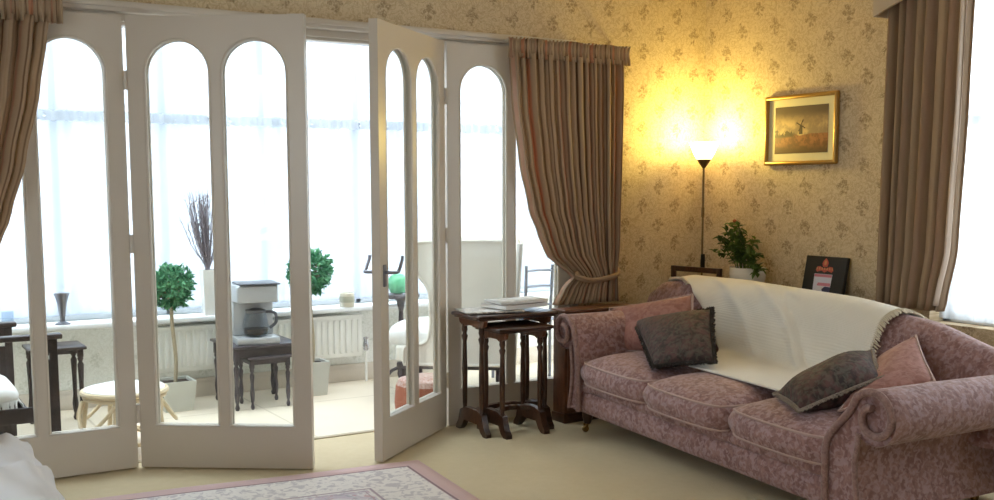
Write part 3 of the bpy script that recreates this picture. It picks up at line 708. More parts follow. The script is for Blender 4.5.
# ------------------------------------------------------------------ nest of tables
def turned(m, x, y, z0, z1, r=.011, M_=None):
    H = z1-z0; pr = [(r*.9, 0), (r*1.3, .02), (r*.8, .04), (r*1.0, .10), (r*1.15, .45), (r*.85, .80), (r*1.35, .86), (r*.8, .89), (r*1.25, .93), (r*1.0, 1.0)]
    m.lathe([(a, z0+H*b_) for a, b_ in pr], 12, c=(x, y, 0))
def nest_table(name, label, x0, x1, y0, y1, zt, group):
    root = thing(name, label, 'table', ((x0+x1)/2, (y0+y1)/2, 0), 0, group)
    hx, hy = (x1-x0)/2, (y1-y0)/2
    t = MB(); t.box(-hx, hx, -hy, hy, zt-.018, zt, .006, 3); t.box(-hx+.012, hx-.012, -hy+.012, hy-.012, zt-.027, zt-.018, .003); t.build('tabletop', M['dark_wood'], root, smooth=40)
    for s_ in (-1, 1):
        X = s_*(hx-.05)
        e = MB(); e.prism([(-hy+.01, zt-.027), (hy-.01, zt-.027), (hy-.02, zt-.055), (hy-.06, zt-.075), (.04, zt-.062), (-.04, zt-.062), (-hy+.06, zt-.075), (-hy+.02, zt-.055)], X-.010, X+.010, 'x'); e.build('end_apron', M['red_wood'], root, smooth=30)
        for yy in (-hy+.055, hy-.055):
            c = MB(); turned(c, X, yy, .10, zt-.06, .0125); c.build('leg', M['dark_wood'], root, smooth=50)
        f = MB()
        pf = [(-hy-.012, 0), (-hy+.02, 0), (-hy+.045, .018), (-hy+.07, .055), (hy-.07, .055), (hy-.045, .018), (hy-.02, 0), (hy+.012, 0), (hy+.012, .018), (hy-.01, .045), (hy-.03, .105), (hy-.08, .125), (-hy+.08, .125), (-hy+.03, .105), (-hy+.01, .045), (-hy-.012, .018)]
        f.prism(pf, X-.016, X+.016, 'x'); f.build('trestle_foot', M['dark_wood'], root, smooth=30)
    s2 = MB(); n = 16; L = hx-.05
    top = []
    for k in range(n):
        a, c = k/n, (k+1)/n
        f_ = lambda q: (lerp(-L, L, q), .5*hy*math.sin(PI*q)-.2*hy)
        p, q = f_(a), f_(c)
        s2.prism([(p[0], p[1]-.014), (q[0], q[1]-.014), (q[0], q[1]+.014), (p[0], p[1]+.014)], .105, .128, 'z')
    s2.build('curved_stretcher', M['dark_wood'], root, smooth=40)
    fr_ = MB().box(-hx+.06, hx-.06, hy-.03, hy-.018, zt-.06, zt-.027, .003); fr_.build('rear_rail', M['dark_wood'], root)
    return root
nest_table('nest_table', 'largest dark mahogany nest table carrying newspapers beside the sofa', 1.565, 2.045, -.31, -.03, .612, 'nest of tables beside the sofa')
nest_table('nest_table', 'smaller dark mahogany table pulled out from under the newspaper table', 1.64, 1.965, -.385, -.115, .552, 'nest of tables beside the sofa')
# papers on the nest
pz = .612
m = MB(); m.grid(lambda u, v: (lerp(-.17, .13, u), lerp(-.115, .115, v), .004+.010*u*u*abs(math.sin(3*v))), 10, 8)
o = m.build('newspaper', M['paper'], None, (1.735, -.165, pz+.002), math.radians(-12), smooth=180, solid=.006, off=1); tag(o, 'folded newspaper lying flat at the left of the nest tabletop', 'newspaper')
def magazine(label, loc, rz, w_, d_, t_, curl, mat):
    root = thing('magazine', label, 'magazine', loc, rz, 'magazines on the nest table')
    def fn(z): return lambda u, v: (lerp(-w_/2, w_/2, u), lerp(-d_/2, d_/2, v), z+curl*u**3)
    m = MB(); 
    P = 9
    def body(u, v):
        k = v*2*PI; a, b_ = math.cos(k), math.sin(k)
        x = lerp(-w_/2, w_/2, u); return (x, a*d_/2*(1 if abs(a) > .2 else 1), 0)
    for i in range(P):
        u0, u1 = i/P, (i+1)/P; x0, x1 = lerp(-w_/2, w_/2, u0), lerp(-w_/2, w_/2, u1); za, zb = curl*u0**3, curl*u1**3
        vs = [(x0, -d_/2, za), (x1, -d_/2, zb), (x1, d_/2, zb), (x0, d_/2, za), (x0, -d_/2, za+t_), (x1, -d_/2, zb+t_), (x1, d_/2, zb+t_), (x0, d_/2, za+t_)]
        m.add(vs, [(0,3,2,1),(4,5,6,7),(0,1,5,4),(2,3,7,6)]+([(3,0,4,7)] if i == 0 else [])+([(1,2,6,5)] if i == P-1 else []))
    m.build('pages', M['seat_white'], root, smooth=40)
    c = MB(); c.grid(lambda u, v: (lerp(-w_/2, w_/2+.002, u), lerp(-d_/2, d_/2, v), t_+.0005+curl*u**3), 9, 2); c.build('cover', mat, root, smooth=180, solid=.0012, off=1)
    return root
magazine('magazine lying under another on the right of the nest tabletop', (1.865, -.165, pz+.0195), math.radians(8), .28, .20, .018, .004, M['mag'])
magazine('pale open magazine on top of the papers on the nest table', (1.875, -.165, pz+.0435), math.radians(-4), .27, .19, .009, .006, M['paper'])

# ------------------------------------------------------------------ low cupboard between the curtain and the sofa
cb = thing('low_cupboard', 'low reddish wood cupboard below the tied curtain behind the sofa arm', 'cupboard', (2.37, -.19, 0))
m = MB(); m.box(-.24, .24, -.055, .055, .05, .585, .004); m.build('body', M['red_wood'], cb)
m = MB(); m.box(-.255, .255, -.070, .060, .585, .605, .006, 3); m.build('cupboard_top', M['red_wood'], cb)
m = MB(); m.box(-.25, .25, -.064, .058, 0, .05, .006); m.build('plinth', M['dark_wood'], cb)
for s_ in (-1, 1):
    m = MB(); m.box(min(s_*.008, s_*.228), max(s_*.008, s_*.228), -.067, -.056, .07, .565, .004); d = m.build('cupboard_door', M['red_wood'], cb)
    k = MB(); k.lathe([(.004, 0), (.004, .010), (.010, .014), (.009, .020), (0, .022)], 12, Matrix.Translation((s_*.03, -.067, .33)) @ Matrix.Rotation(PI/2, 4, 'X')); k.build('knob', M['brass'], d)

# ------------------------------------------------------------------ floor lamp in the corner
LX, LY = 3.155, -.155
lp = thing('floor_lamp', 'tall thin uplighter floor lamp glowing yellow in the room corner', 'lamp', (LX, LY, 0))
m = MB(); m.lathe([(.115, 0), (.12, .008), (.115, .018), (.03, .028), (.016, .04)], 28); m.build('base', M['bronze_metal'], lp)
m = MB(); m.tube([(0, 0, .035), (0, 0, 1.365)], .006, 10)
for z in (.80, 1.10): m.lathe([(.006, z-.03), (.009, z-.026), (.009, z+.026), (.006, z+.03)], 12)
m.build('pole', M['bronze_metal'], lp)
m = MB(); m.lathe([(.008, 1.352), (.014, 1.36), (.042, 1.402), (.040, 1.404)], 24); m.build('shade_holder', M['bronze_metal'], lp)
m = MB(); m.lathe([(.030, 1.400), (.042, 1.402), (.058, 1.43), (.074, 1.468), (.087, 1.498), (.084, 1.498), (.071, 1.468), (.055, 1.43), (.038, 1.406), (.0, 1.404)], 32); m.build('glass_bowl', M['lamp_bowl'], lp)
m = MB(); m.box(-.012, .012, -.014, .0, .78, .86, .004); m.build('switch', M['black'], lp)
ld = bpy.data.lights.new('lamp_bulb', 'POINT'); ld.energy = 13.5; ld.color = (1.0, .76, .18); ld.shadow_soft_size = .045
lo = bpy.data.objects.new('lamp_bulb', ld); COL.objects.link(lo); lo.location = (0, 0, 1.54); lo.parent = lp

# ------------------------------------------------------------------ framed print
pw, ph_ = .505, .375
pf = thing('framed_picture', 'gilt framed windmill landscape print hanging on the right wall', 'picture', (XC, -.724, 1.548))
m = MB()
for (a0, a1, c0, c1) in ((-pw/2, pw/2, ph_/2-.022, ph_/2), (-pw/2, pw/2, -ph_/2, -ph_/2+.022), (-pw/2, -pw/2+.022, -ph_/2, ph_/2), (pw/2-.022, pw/2, -ph_/2, ph_/2)):
    m.box(-.030, -.003, a0, a1, c0, c1, .009, 3)
m.build('frame', M['gold'], pf, smooth=40)
m = MB(); m.box(-.012, -.003, -pw/2+.02, pw/2-.02, -ph_/2+.02, ph_/2-.02); m.build('mount', M['mount'], pf, smooth=0)
m = MB(); m.box(-.0135, -.012, -.185, .185, -.125, .125); pr = m.build('print', M['painting'], pf, smooth=0)
m = MB(); m.prism([(-.012, -.024), (.012, -.024), (.007, .022), (-.007, .022)], -.0145, -.0135, 'x')
for a in (.5, 2.07, 3.64, 5.2):
    c, s_ = math.cos(a), math.sin(a); m.prism([(-.002*s_, .022+.002*c), (.034*c-.002*s_, .022+.034*s_+.002*c), (.034*c+.004*s_, .022+.034*s_-.004*c), (.003*s_, .022-.003*c)], -.0147, -.0137, 'x')
m.build('windmill', M['mill'], pr, smooth=0)

# ------------------------------------------------------------------ console behind the sofa with pot plant and box; dark wood frame
cs = thing('console_table', 'narrow dark console table hidden behind the sofa back', 'table', (3.19, -.87, 0))
m = MB(); m.box(-.125, .125, -.46, .46, .655, .68, .004); m.build('tabletop', M['dark_wood'], cs)
for sx in (-1, 1):
    for sy in (-1, 1):
        m = MB(); m.box(sx*.10-.015, sx*.10+.015, sy*.43-.015, sy*.43+.015, 0, .655, .003); m.build('leg', M['dark_wood'], cs)
pp = thing('pot_plant', 'bushy green trailing plant in a white pot by the corner lamp', 'plant', (3.17, -.508, .68))
m = MB(); m.lathe([(.055, 0), (.075, .01), (.094, .05), (.100, .09), (.098, .118), (.100, .124), (.092, .124), (.088, .09), (.0, .088)], 28); m.build('pot', M['white_pot'], pp)
m = MB(); m.lathe([(.09, .088), (.09, .100), (0, .106)], 20); m.build('soil', M['soil'], pp)
def leaf(m, p, d, n_, L, Wd, fold=.2):
    d = Vector(d).normalized(); s_ = d.cross(Vector(n_)); s_ = s_.normalized() if s_.length > 1e-4 else d.orthogonal(); u = s_.cross(d)
    p = Vector(p); mid = p+d*L*.5-u*L*.04; tip = p+d*L-u*L*.15
    k = [p, p+d*L*.25+s_*Wd*.42+u*Wd*fold, p+d*L*.6+s_*Wd*.45+u*Wd*fold-u*L*.05, tip, p+d*L*.6-s_*Wd*.45+u*Wd*fold-u*L*.05, p+d*L*.25-s_*Wd*.42+u*Wd*fold, p+d*L*.25, p+d*L*.6-u*L*.05]
    m.add(k, [(0,1,6),(1,2,7,6),(2,3,7),(0,6,5),(6,7,4,5),(7,3,4)])
stm = MB(); lv = MB(); rnd = random.Random(5)
sp = [((-.03,.20,.18),13),((-.03,.15,.15),13),((-.04,.23,.10),12),((-.06,-.14,.0),11),((-.07,-.19,.02),9),((-.05,-.10,.04),9),((.0,.14,.26),14),((-.02,.06,.25),13),((.0,.18,.22),12),((-.03,-.08,.18),11),((-.04,-.13,.10),10),((.02,.08,.20),12),((-.05,.12,.12),12),((-.05,.05,.16),12),((.02,.0,.14),9),((-.02,.22,.17),10),((-.03,.13,.21),10),((-.06,-.06,.10),10)]
for (dx, dy, dz), n in sp:
    b0 = Vector((dx*.3, dy*.3, .10)); e = Vector((dx, dy, .10+dz)); c = cr([b0, b0+Vector((dx*.2, dy*.2, dz*.6+.02)), e], 8); stm.tube(c, .0028, 5)
    for k in range(n*2):
        q = c[min(len(c)-1, int(len(c)*(.25+.75*k/(n*2))))]; d = Vector((rnd.uniform(-1,1), rnd.uniform(-1,1), rnd.uniform(-.5,.8))); leaf(lv, q, d, (0,0,1), rnd.uniform(.032,.054), rnd.uniform(.022,.034))
stm.build('stems', M['leaf'], pp); lv.build('leaves', M['leaf'], pp, smooth=0)
fl = MB(); fl.lathe([(0, -.012), (.010, -.004), (.012, .004), (.006, .010), (0, .012)], 10, c=(-.01, .10, .375)); fl.build('flower_bud', plain('rust_bud', (140, 60, 40), .6), pp)

cd = thing('display_box', 'black upright box with red crest leaning on the right wall', 'box', (3.262, -.955, .68))
TL = Matrix.Rotation(math.radians(11), 4, 'Y')
m = MB(); m.box(-.012, .012, -.135, .135, 0, .205, .002, 1, TL); m.build('box_body', M['black'], cd)
red = plain('crest_red', (188, 84, 70), .5); gold_r = plain('crest_gold', (200, 140, 90), .5); lab = plain('jar_label', (206, 208, 226), .4, .03); pink = plain('jar_pink', (196, 120, 140), .4); navy = plain('jar_navy', (62, 66, 104), .4)
def flat(mb, poly, x=-.0125, t=.0008): mb.prism(poly, x-t, x, 'x', TL)
m = MB()
flat(m, [(-.014, .182), (0, .196), (.014, .182), (.020, .168), (.014, .150), (-.014, .150), (-.020, .168)])
flat(m, [(-.058, .132), (-.05, .15), (-.03, .152), (-.014, .142), (.014, .142), (.03, .152), (.05, .15), (.058, .132), (.048, .122), (.02, .130), (0, .120), (-.02, .130), (-.048, .122)])
m.build('crest', red, cd, smooth=0)
m = MB()
for k in range(7):
    yy = -.05+k*.0166; flat(m, [(yy-.005, .134), (yy+.005, .134), (yy+.003, .146), (yy-.003, .146)], -.0134, .0004)
flat(m, [(-.006, .160), (.006, .160), (.008, .176), (0, .186), (-.008, .176)], -.0134, .0004)
m.build('crest_detail', gold_r, cd, smooth=0)
m = MB(); flat(m, [(-.052, .002), (.058, .002), (.062, .112), (-.056, .112)]); m.build('jar_picture', lab, cd, smooth=0)
m = MB(); flat(m, [(-.054, .096), (.060, .096), (.060, .110), (-.054, .110)], -.0134, .0004); flat(m, [(-.054, .050), (.036, .050), (.030, .066), (-.050, .066)], -.0134, .0004); m.build('pink_band', pink, cd, smooth=0)
m = MB(); flat(m, [(-.054, .014), (-.010, .010), (.0, .034), (-.020, .048), (-.054, .046)], -.0134, .0004); m.build('navy_patch', navy, cd, smooth=0)

ws = thing('wooden_stand', 'dark open wooden frame standing behind the sofa by the lamp', 'stand', (3.08, -.19, 0), math.radians(8))
for s_ in (-1, 1):
    m = MB(); m.box(-.012, .012, s_*.168-.013, s_*.168+.013, .02, .79, .003); m.build('post', M['dark_wood'], ws)
    m = MB(); m.box(-.10, .10, s_*.168-.014, s_*.168+.014, 0, .025, .004); m.build('foot', M['dark_wood'], ws)
for z in (.775, .25):
    m = MB(); m.box(-.010, .010, -.168, .168, z-.016, z+.014, .003); m.build('rail', M['dark_wood'], ws)

# ------------------------------------------------------------------ draped chair in the foreground (left edge)
fc = thing('cane_armchair', 'white cane armchair at the lower left under a white sheet', 'chair', (-1.10, -2.12, .0105))
m = MB()
for s_ in (-1, 1):
    m.tube(cr([(s_*.30, -.28, 0), (s_*.33, -.30, .30), (s_*.37, -.26, .47), (s_*.385, -.10, .535), (s_*.38, .15, .535), (s_*.33, .30, .55)], 6), .017, 10)
    m.tube(cr([(s_*.28, .30, 0), (s_*.30, .31, .4), (s_*.30, .34, .92)], 6), .017, 10); m.tube(cr([(s_*.33, -.29, .30), (s_*.36, 0, .24), (s_*.31, .31, .30)], 6), .013, 8)
m.tube(cr([(-.30, .34, .90), (0, .38, .98), (.30, .34, .90)], 8), .017, 10); m.tube([(-.32, -.29, .32), (.32, -.29, .32)], .014, 8); m.tube([(-.30, .31, .32), (.30, .31, .32)], .014, 8)
m.build('cane_frame', plain('white_cane', (216, 212, 208), .4, .05), fc)
m = MB(); cushion(m, -.29, .29, -.28, .28, .33, .42, .05); m.build('seat_cushion', plain('dark_red_cloth', (96, 44, 44), .8), fc, smooth=60)
m = MB(); cushion(m, -.29, .29, -.06, .06, -.22, .22, .02); m.v = [(p[0], .26+p[1]+.1*(p[2]), .66+p[2]) for p in m.v]; m.build('back_cushion', plain('dark_red_cloth', (96, 44, 44), .8), fc, smooth=60)
m = MB(); m.box(.325, .36, -.24, .26, .30, .49, .012); m.build('side_panel', plain('dark_red_cloth', (96, 44, 44), .8), fc)
sh = thing('white_sheet', 'crumpled white sheet thrown over the cane armchair at lower left', 'sheet', (-1.10, -2.12, .585))
def shf(u, v):
    y = lerp(-.36, .36, v)
    pr = [(-.30, .525), (-.05, .53), (.20, .54), (.30, .56), (.37, .56), (.415, .535), (.43, .47), (.435, .40), (.425, .34+.06*math.sin(v*5))]
    k = u*(len(pr)-1); i = min(int(k), len(pr)-2); f = k-i
    x = lerp(pr[i][0], pr[i+1][0], f); z = lerp(pr[i][1], pr[i+1][1], f)
    w_ = .016*math.sin(14*v+5*u+1.5*math.sin(7*u))+.011*math.sin(27*v-9*u)+.007*math.sin(41*u+13*v)
    e = max(0, abs(y)-.30)/.06
    if u > .6: x += w_*1.2*(u-.5)*2
    z += w_*.5-.06*e*e
    if v < .35 and u > .55: z -= (.35-v)*.28*(u-.55); 
    return (x, y, z-.55)
m = MB(); m.grid(shf, 50, 50, uv=lambda u, v: (u, v)); m.build('sheet_cloth', M['sheet'], sh, smooth=180, solid=.004, off=1)

# ------------------------------------------------------------------ sun porch furniture
# radiator under the sill
rd = thing('radiator', 'long white ribbed radiator under the sun porch sill', 'radiator', (1.07, YP-.075, 0))
m = MB(); m.box(-.64, .66, -.012, .018, .17, .435, .006)
for k in range(32): x = -.62+k*.0405; m.box(x-.012, x+.012, -.022, -.010, .195, .41, .006)
m.box(-.64, .66, -.028, .034, .425, .440, .004); m.build('panel', M['rad'], rd, smooth=40)
m = MB(); m.tube([(.69, -.0, .0), (.69, 0, .22), (.655, 0, .22)], .008, 8); m.build('pipe', M['rad'], rd); m = MB(); m.tube([(-.66, 0, 0), (-.66, 0, .2), (-.64, 0, .2)], .008, 8); m.build('pipe', M['rad'], rd)
m = MB(); m.lathe([(.012, .20), (.018, .21), (.018, .25), (.014, .26), (.016, .285), (.0, .29)], 14, c=(.69, 0, 0)); m.build('valve', M['steel'], rd)
for x in (-.5, .5):
    m = MB(); m.box(x-.015, x+.015, .018, .06, .2, .4); m.build('bracket', M['rad'], rd)

def topiary(label, x, y, zb, rb, tr_h, pot_w, pot_h):
    root = thing('bay_tree', label, 'plant', (x, y, 0), 0, 'clipped bay trees in the sun porch')
    p = MB(); a, b_ = pot_w*.40, pot_w*.5
    p.add([(-a,-a,0),(a,-a,0),(a,a,0),(-a,a,0),(-b_,-b_,pot_h),(b_,-b_,pot_h),(b_,b_,pot_h),(-b_,b_,pot_h),(-b_+.012,-b_+.012,pot_h),(b_-.012,-b_+.012,pot_h),(b_-.012,b_-.012,pot_h),(-b_+.012,b_-.012,pot_h),(-b_+.014,-b_+.014,pot_h-.025),(b_-.014,-b_+.014,pot_h-.025),(b_-.014,b_-.014,pot_h-.025),(-b_+.014,b_-.014,pot_h-.025)],
          [(3,2,1,0)]+[(i,(i+1)%4,4+(i+1)%4,4+i) for i in range(4)]+[(4+i,4+(i+1)%4,8+(i+1)%4,8+i) for i in range(4)]+[(8+i,8+(i+1)%4,12+(i+1)%4,12+i) for i in range(4)]+[(12,13,14,15)])
    p.build('planter', M['grey_pot'], root, smooth=0)
    s_ = MB(); s_.box(-b_+.016, b_-.016, -b_+.016, b_-.016, pot_h-.024, pot_h-.014); s_.build('soil', M['soil'], root)
    t = MB(); t.tube(cr([(0, 0, pot_h-.02), (.008, .004, pot_h+.12), (-.008, 0, zb-rb-.05), (0, 0, zb)], 8), .011, 8)
    for k in range(9): aa = k*.7; t.tube([(0, 0, zb-rb*.4), (rb*.7*math.cos(aa), rb*.7*math.sin(aa), zb+rb*.5*math.sin(k*1.9))], .005, 5)
    t.build('trunk', M['bark'], root)
    rnd = random.Random(int(x*100)); l = MB()
    for k in range(1100):
        z_ = rnd.uniform(-1, 1); aa = rnd.uniform(0, 2*PI); q = math.sqrt(1-z_*z_); n_ = Vector((q*math.cos(aa), q*math.sin(aa), z_)); rr = rb*(rnd.uniform(.3, 1.0)**.5)*(1+.12*math.sin(3*aa+2*z_))
        d = (n_+Vector((rnd.uniform(-1,1), rnd.uniform(-1,1), rnd.uniform(-.8,.8)))*.9); leaf(l, Vector((0,0,zb))+n_*rr*.86, d, n_, rnd.uniform(.03,.05), rnd.uniform(.014,.022))
    l.build('foliage', M['bay_leaf'], root, smooth=0)
topiary('clipped bay tree in grey planter behind the rattan stool', .475, 1.21, .695, .124, .5, .19, .17)
topiary('clipped bay tree in grey planter by the right end of the radiator', 1.30, 1.22, .745, .138, .55, .16, .205)

def small_table(name, label, cx, cy, wx, wy, zt, r, mat, group=None, rail=.05, thin=False):
    root = thing(name, label, 'table', (cx, cy, 0), 0, group)
    t = MB(); t.box(-wx/2, wx/2, -wy/2, wy/2, zt-.016, zt, .005, 2); t.build('tabletop', mat, root)
    f = MB(); i = .03
    for (a0, a1, b0, b1) in ((-wx/2+i, wx/2-i, -wy/2+i-.006, -wy/2+i+.006), (-wx/2+i, wx/2-i, wy/2-i-.006, wy/2-i+.006), (-wx/2+i-.006, -wx/2+i+.006, -wy/2+i, wy/2-i), (wx/2-i-.006, wx/2-i+.006, -wy/2+i, wy/2-i)): f.box(a0, a1, b0, b1, zt-.016-rail, zt-.016)
    f.build('apron', mat, root)
    for sx in (-1, 1):
        for sy in (-1, 1):
            l = MB(); x, y = sx*(wx/2-i), sy*(wy/2-i); H = zt-.016
            l.box(x-r*1.1, x+r*1.1, y-r*1.1, y+r*1.1, H-rail-.02, H, .002)
            l.lathe([(r*.7, 0), (r*1.1, .015), (r*.6, .035), (r*.9, .05), (r*1.2, .09), (r*.8, .14), (r*.9, (H-rail)*.6), (r*1.25, H-rail-.06), (r*.7, H-rail-.045), (r*1.2, H-rail-.03), (r*.9, H-rail-.018)], 12, c=(x, y, 0)); l.build('leg', mat, root, smooth=50)
    return root
small_table('side_table', 'low dark turned-leg side table carrying the coffee machine', .925, 1.165, .40, .43, .365, .013, M['grey_wood'], 'pair of dark porch tables')
small_table('side_table', 'smaller dark table nested under the coffee machine table', .945, 1.07, .27, .26, .30, .011, M['grey_wood'], 'pair of dark porch tables', .03)
# coffee machine
cf = thing('coffee_machine', 'silver filter coffee machine with glass jug on the low porch table', 'coffee machine', (.90, 1.09, .365), math.radians(-6))
m = MB(); m.box(-.12, .12, -.12, .11, 0, .04, .008, 2); m.build('base', M['coffee_grey'], cf)
m = MB(); m.box(-.115, .115, .02, .11, .04, .33, .010, 2); m.build('water_tank', M['coffee_grey'], cf)
m = MB(); m.box(-.118, .118, -.11, .11, .235, .335, .014, 3); m.build('filter_head', M['coffee_grey'], cf)
m = MB(); m.box(-.10, .13, -.118, .10, .335, .345, .004); m.build('lid', M['coffee_dark'], cf)
m = MB(); m.lathe([(.062, .042), (.072, .06), (.076, .10), (.066, .15), (.055, .175), (.053, .175), (.063, .15), (.072, .10), (.068, .062), (0, .05)], 24, c=(0, -.04, 0)); jg = m.build('glass_jug', glass('jug_glass', (.90, .92, .94)), cf)
m = MB(); m.lathe([(.056, .175), (.058, .19), (.02, .20), (0, .20)], 20, c=(0, -.04, 0)); m.build('jug_lid', M['coffee_dark'], jg)
m = MB(); m.tube(cr([(.055, -.045, .178), (.105, -.06, .17), (.112, -.062, .12), (.078, -.05, .085)], 6), .009, 8); m.build('jug_handle', M['coffee_dark'], jg)
m = MB(); m.lathe([(.060, .052), (.066, .062), (.069, .085), (0, .085)], 20, c=(0, -.04, 0)); m.build('coffee', plain('coffee_liquid', (50, 36, 30), .2), jg)

# rattan stool
rs = thing('rattan_stool', 'round rattan stool with a white seat behind the folding door', 'stool', (.03, .40, 0))
m = MB()
R0 = .19
m.tube([(R0*math.cos(2*PI*k/32), R0*math.sin(2*PI*k/32), .285) for k in range(32)], .013, 8, closed=True); m.tube([(R0*.96*math.cos(2*PI*k/32), R0*.96*math.sin(2*PI*k/32), .262) for k in range(32)], .009, 8, closed=True)
m.build('seat_ring', M['cane'], rs)
m = MB(); m.lathe([(R0-.004, .275), (R0-.006, .300), (R0*.7, .312), (0, .316)], 32); m.build('seat', M['seat_white'], rs)
for k in range(5):
    a = .5+k*2*PI/5; l = MB(); l.tube(cr([(R0*.9*math.cos(a), R0*.9*math.sin(a), .275), (R0*.98*math.cos(a), R0*.98*math.sin(a), .15), (R0*1.08*math.cos(a), R0*1.08*math.sin(a), .012)], 6), .012, 8); l.build('leg', M['cane'], rs)
m = MB()
for k in range(5):
    a = .5+k*2*PI/5; b_ = a+2*PI/5; pts = []
    for q in range(13):
        t = q/12; an = lerp(a, b_, t); rr = R0*(1.0+.22*math.sin(PI*t)); pts.append((rr*math.cos(an), rr*math.sin(an), .245-.115*math.sin(PI*t)))
    m.tube(pts, .009, 7)
m.tube([(R0*1.05*math.cos(2*PI*k/32), R0*1.05*math.sin(2*PI*k/32), .06) for k in range(32)], .010, 8, closed=True); m.build('hoops', M['cane'], rs)

# dark slab-sided armchair facing right
ac = thing('wooden_armchair', 'dark oak armchair with flat arms and white fringed cushion behind the glass', 'chair', (-.625, .62, 0))
for yy, sx0 in ((-.28, .26), (.28, .14)):
    m = MB(); m.box(-.36, sx0+.115, yy-.035, yy+.035, .565, .588, .006); m.build('arm', M['black_wood'], ac)
    m = MB(); x0 = sx0; x1 = sx0+.095
    # slab post with a keyhole notch: built as two uprights plus a bridge
    m.box(x0, x0+.034, yy-.011, yy+.011, 0, .565, .002); m.box(x0+.061, x1, yy-.011, yy+.011, 0, .565, .002); m.box(x0+.034, x0+.061, yy-.011, yy+.011, 0, .47); m.box(x0+.034, x0+.061, yy-.011, yy+.011, .50, .565)
    m.build('front_post', M['black_wood'], ac)
    m = MB(); m.box(-.36, -.315, yy-.02, yy+.02, 0, .92, .004); m.build('back_post', M['black_wood'], ac)
    m = MB(); m.box(-.33, sx0+.02, yy-.010, yy+.010, .19, .26, .003); m.build('side_rail', M['black_wood'], ac)
    m = MB(); m.box(-.33, sx0+.02, yy-.010, yy+.010, .10, .125, .003); m.build('stretcher', M['black_wood'], ac)
m = MB(); m.box(-.33, .22, -.27, .27, .235, .26, .004); m.build('seat', M['black_wood'], ac)
m = MB()
for z in (.50, .66, .84): m.box(-.352, -.328, -.27, .27, z, z+.06, .004)
m.build('back_rails', M['black_wood'], ac)
wc = thing('seat_cushion_pad', 'white fringed cushion on the seat of the dark oak armchair', 'cushion', (-.70, .62, .262))
m = MB(); cushion(m, -.27, .26, -.25, .25, .004, .075, .05); m.build('cushion_cover', M['seat_white'], wc, smooth=60)
m = MB()
for k in range(90):
    t = k/90; x = lerp(-.27, .26, t); m.tube([(x, -.25, .03), (x+random.uniform(-.006, .006), -.268, .01), (x+random.uniform(-.008, .008), -.272, -.035)], .004, 4)
for k in range(70):
    y = lerp(-.25, .25, k/70); m.tube([(.26, y, .03), (.278, y, .01), (.282, y+random.uniform(-.006, .006), -.02)], .004, 4)
m.build('fringe', M['seat_white'], wc)
# small dark spindle table behind the armchair
small_table('spindle_table', 'small dark turned-leg table beyond the oak armchair', -.165, 1.13, .28, .26, .425, .013, M['black_wood'], None, .02)

# things on the sill
SZ = .495
m = MB(); m.lathe([(.040, 0), (.042, .006), (.016, .016), (.013, .03), (.018, .06), (.026, .12), (.036, .155), (.043, .172), (.039, .172), (.030, .15), (.018, .07), (0, .06)], 24)
o = m.build('trumpet_vase', M['pewter'], None, (-.068, 1.44, SZ)); tag(o, 'pewter trumpet vase on the sun porch sill', 'vase')
m = MB(); m.lathe([(.026, 0), (.030, .004), (.032, .09), (.030, .09), (.028, .006), (0, .006)], 20)
o = m.build('drinking_glass', glass('tumbler_glass', (.86, .9, .94)), None, (-.345, 1.43, SZ)); tag(o, 'clear tumbler on the porch sill at the far left', 'glass')
tv = thing('tall_vase', 'tall square white vase of dry twigs on the porch sill', 'vase', (.745, 1.445, SZ))
m = MB(); a, b_ = .030, .040; m.add([(-a,-a,0),(a,-a,0),(a,a,0),(-a,a,0),(-b_,-b_,.27),(b_,-b_,.27),(b_,b_,.27),(-b_,b_,.27),(-b_+.008,-b_+.008,.27),(b_-.008,-b_+.008,.27),(b_-.008,b_-.008,.27),(-b_+.008,b_-.008,.27),(0,0,.10)],
      [(3,2,1,0)]+[(i,(i+1)%4,4+(i+1)%4,4+i) for i in range(4)]+[(4+i,4+(i+1)%4,8+(i+1)%4,8+i) for i in range(4)]+[(8+i,8+(i+1)%4,12) for i in range(4)])
m.build('vase_body', M['white_pot'], tv, smooth=0)
m = MB(); rnd = random.Random(2)
for k in range(64):
    a = rnd.uniform(0, 2*PI); sp_ = rnd.uniform(.01, .15); H = rnd.uniform(.55, .76)
    top = Vector((sp_*math.cos(a)-.02, sp_*math.sin(a)*.5, H)); c = cr([(0, 0, .12), (.012*math.cos(a), .012*math.sin(a), .28), tuple(top*.6+Vector((0, 0, H*.12))), tuple(top)], 6); m.tube(c, [.003*(1-.6*i/len(c)) for i in range(len(c))], 4)
    for q in range(9): p_ = c[int(len(c)*(.45+.06*q))-1]; m.tube([p_, p_+Vector((rnd.uniform(-.022, .022), rnd.uniform(-.012, .012), rnd.uniform(.01, .045)))], .0018, 3)
m.build('twigs', M['twig'], tv)
jr = thing('candle_jar', 'small cream candle jar on the porch sill between the doors', 'jar', (1.62, 1.43, SZ))
m = MB(); m.lathe([(.044, 0), (.047, .005), (.047, .085), (.043, .088), (.041, .07), (0, .068)], 22); m.build('jar_body', M['jar'], jr)
m = MB(); m.lathe([(.048, .03), (.0485, .032), (.0485, .066), (.048, .068)], 22); m.build('jar_band', plain('jar_band', (170, 168, 150), .5), jr)

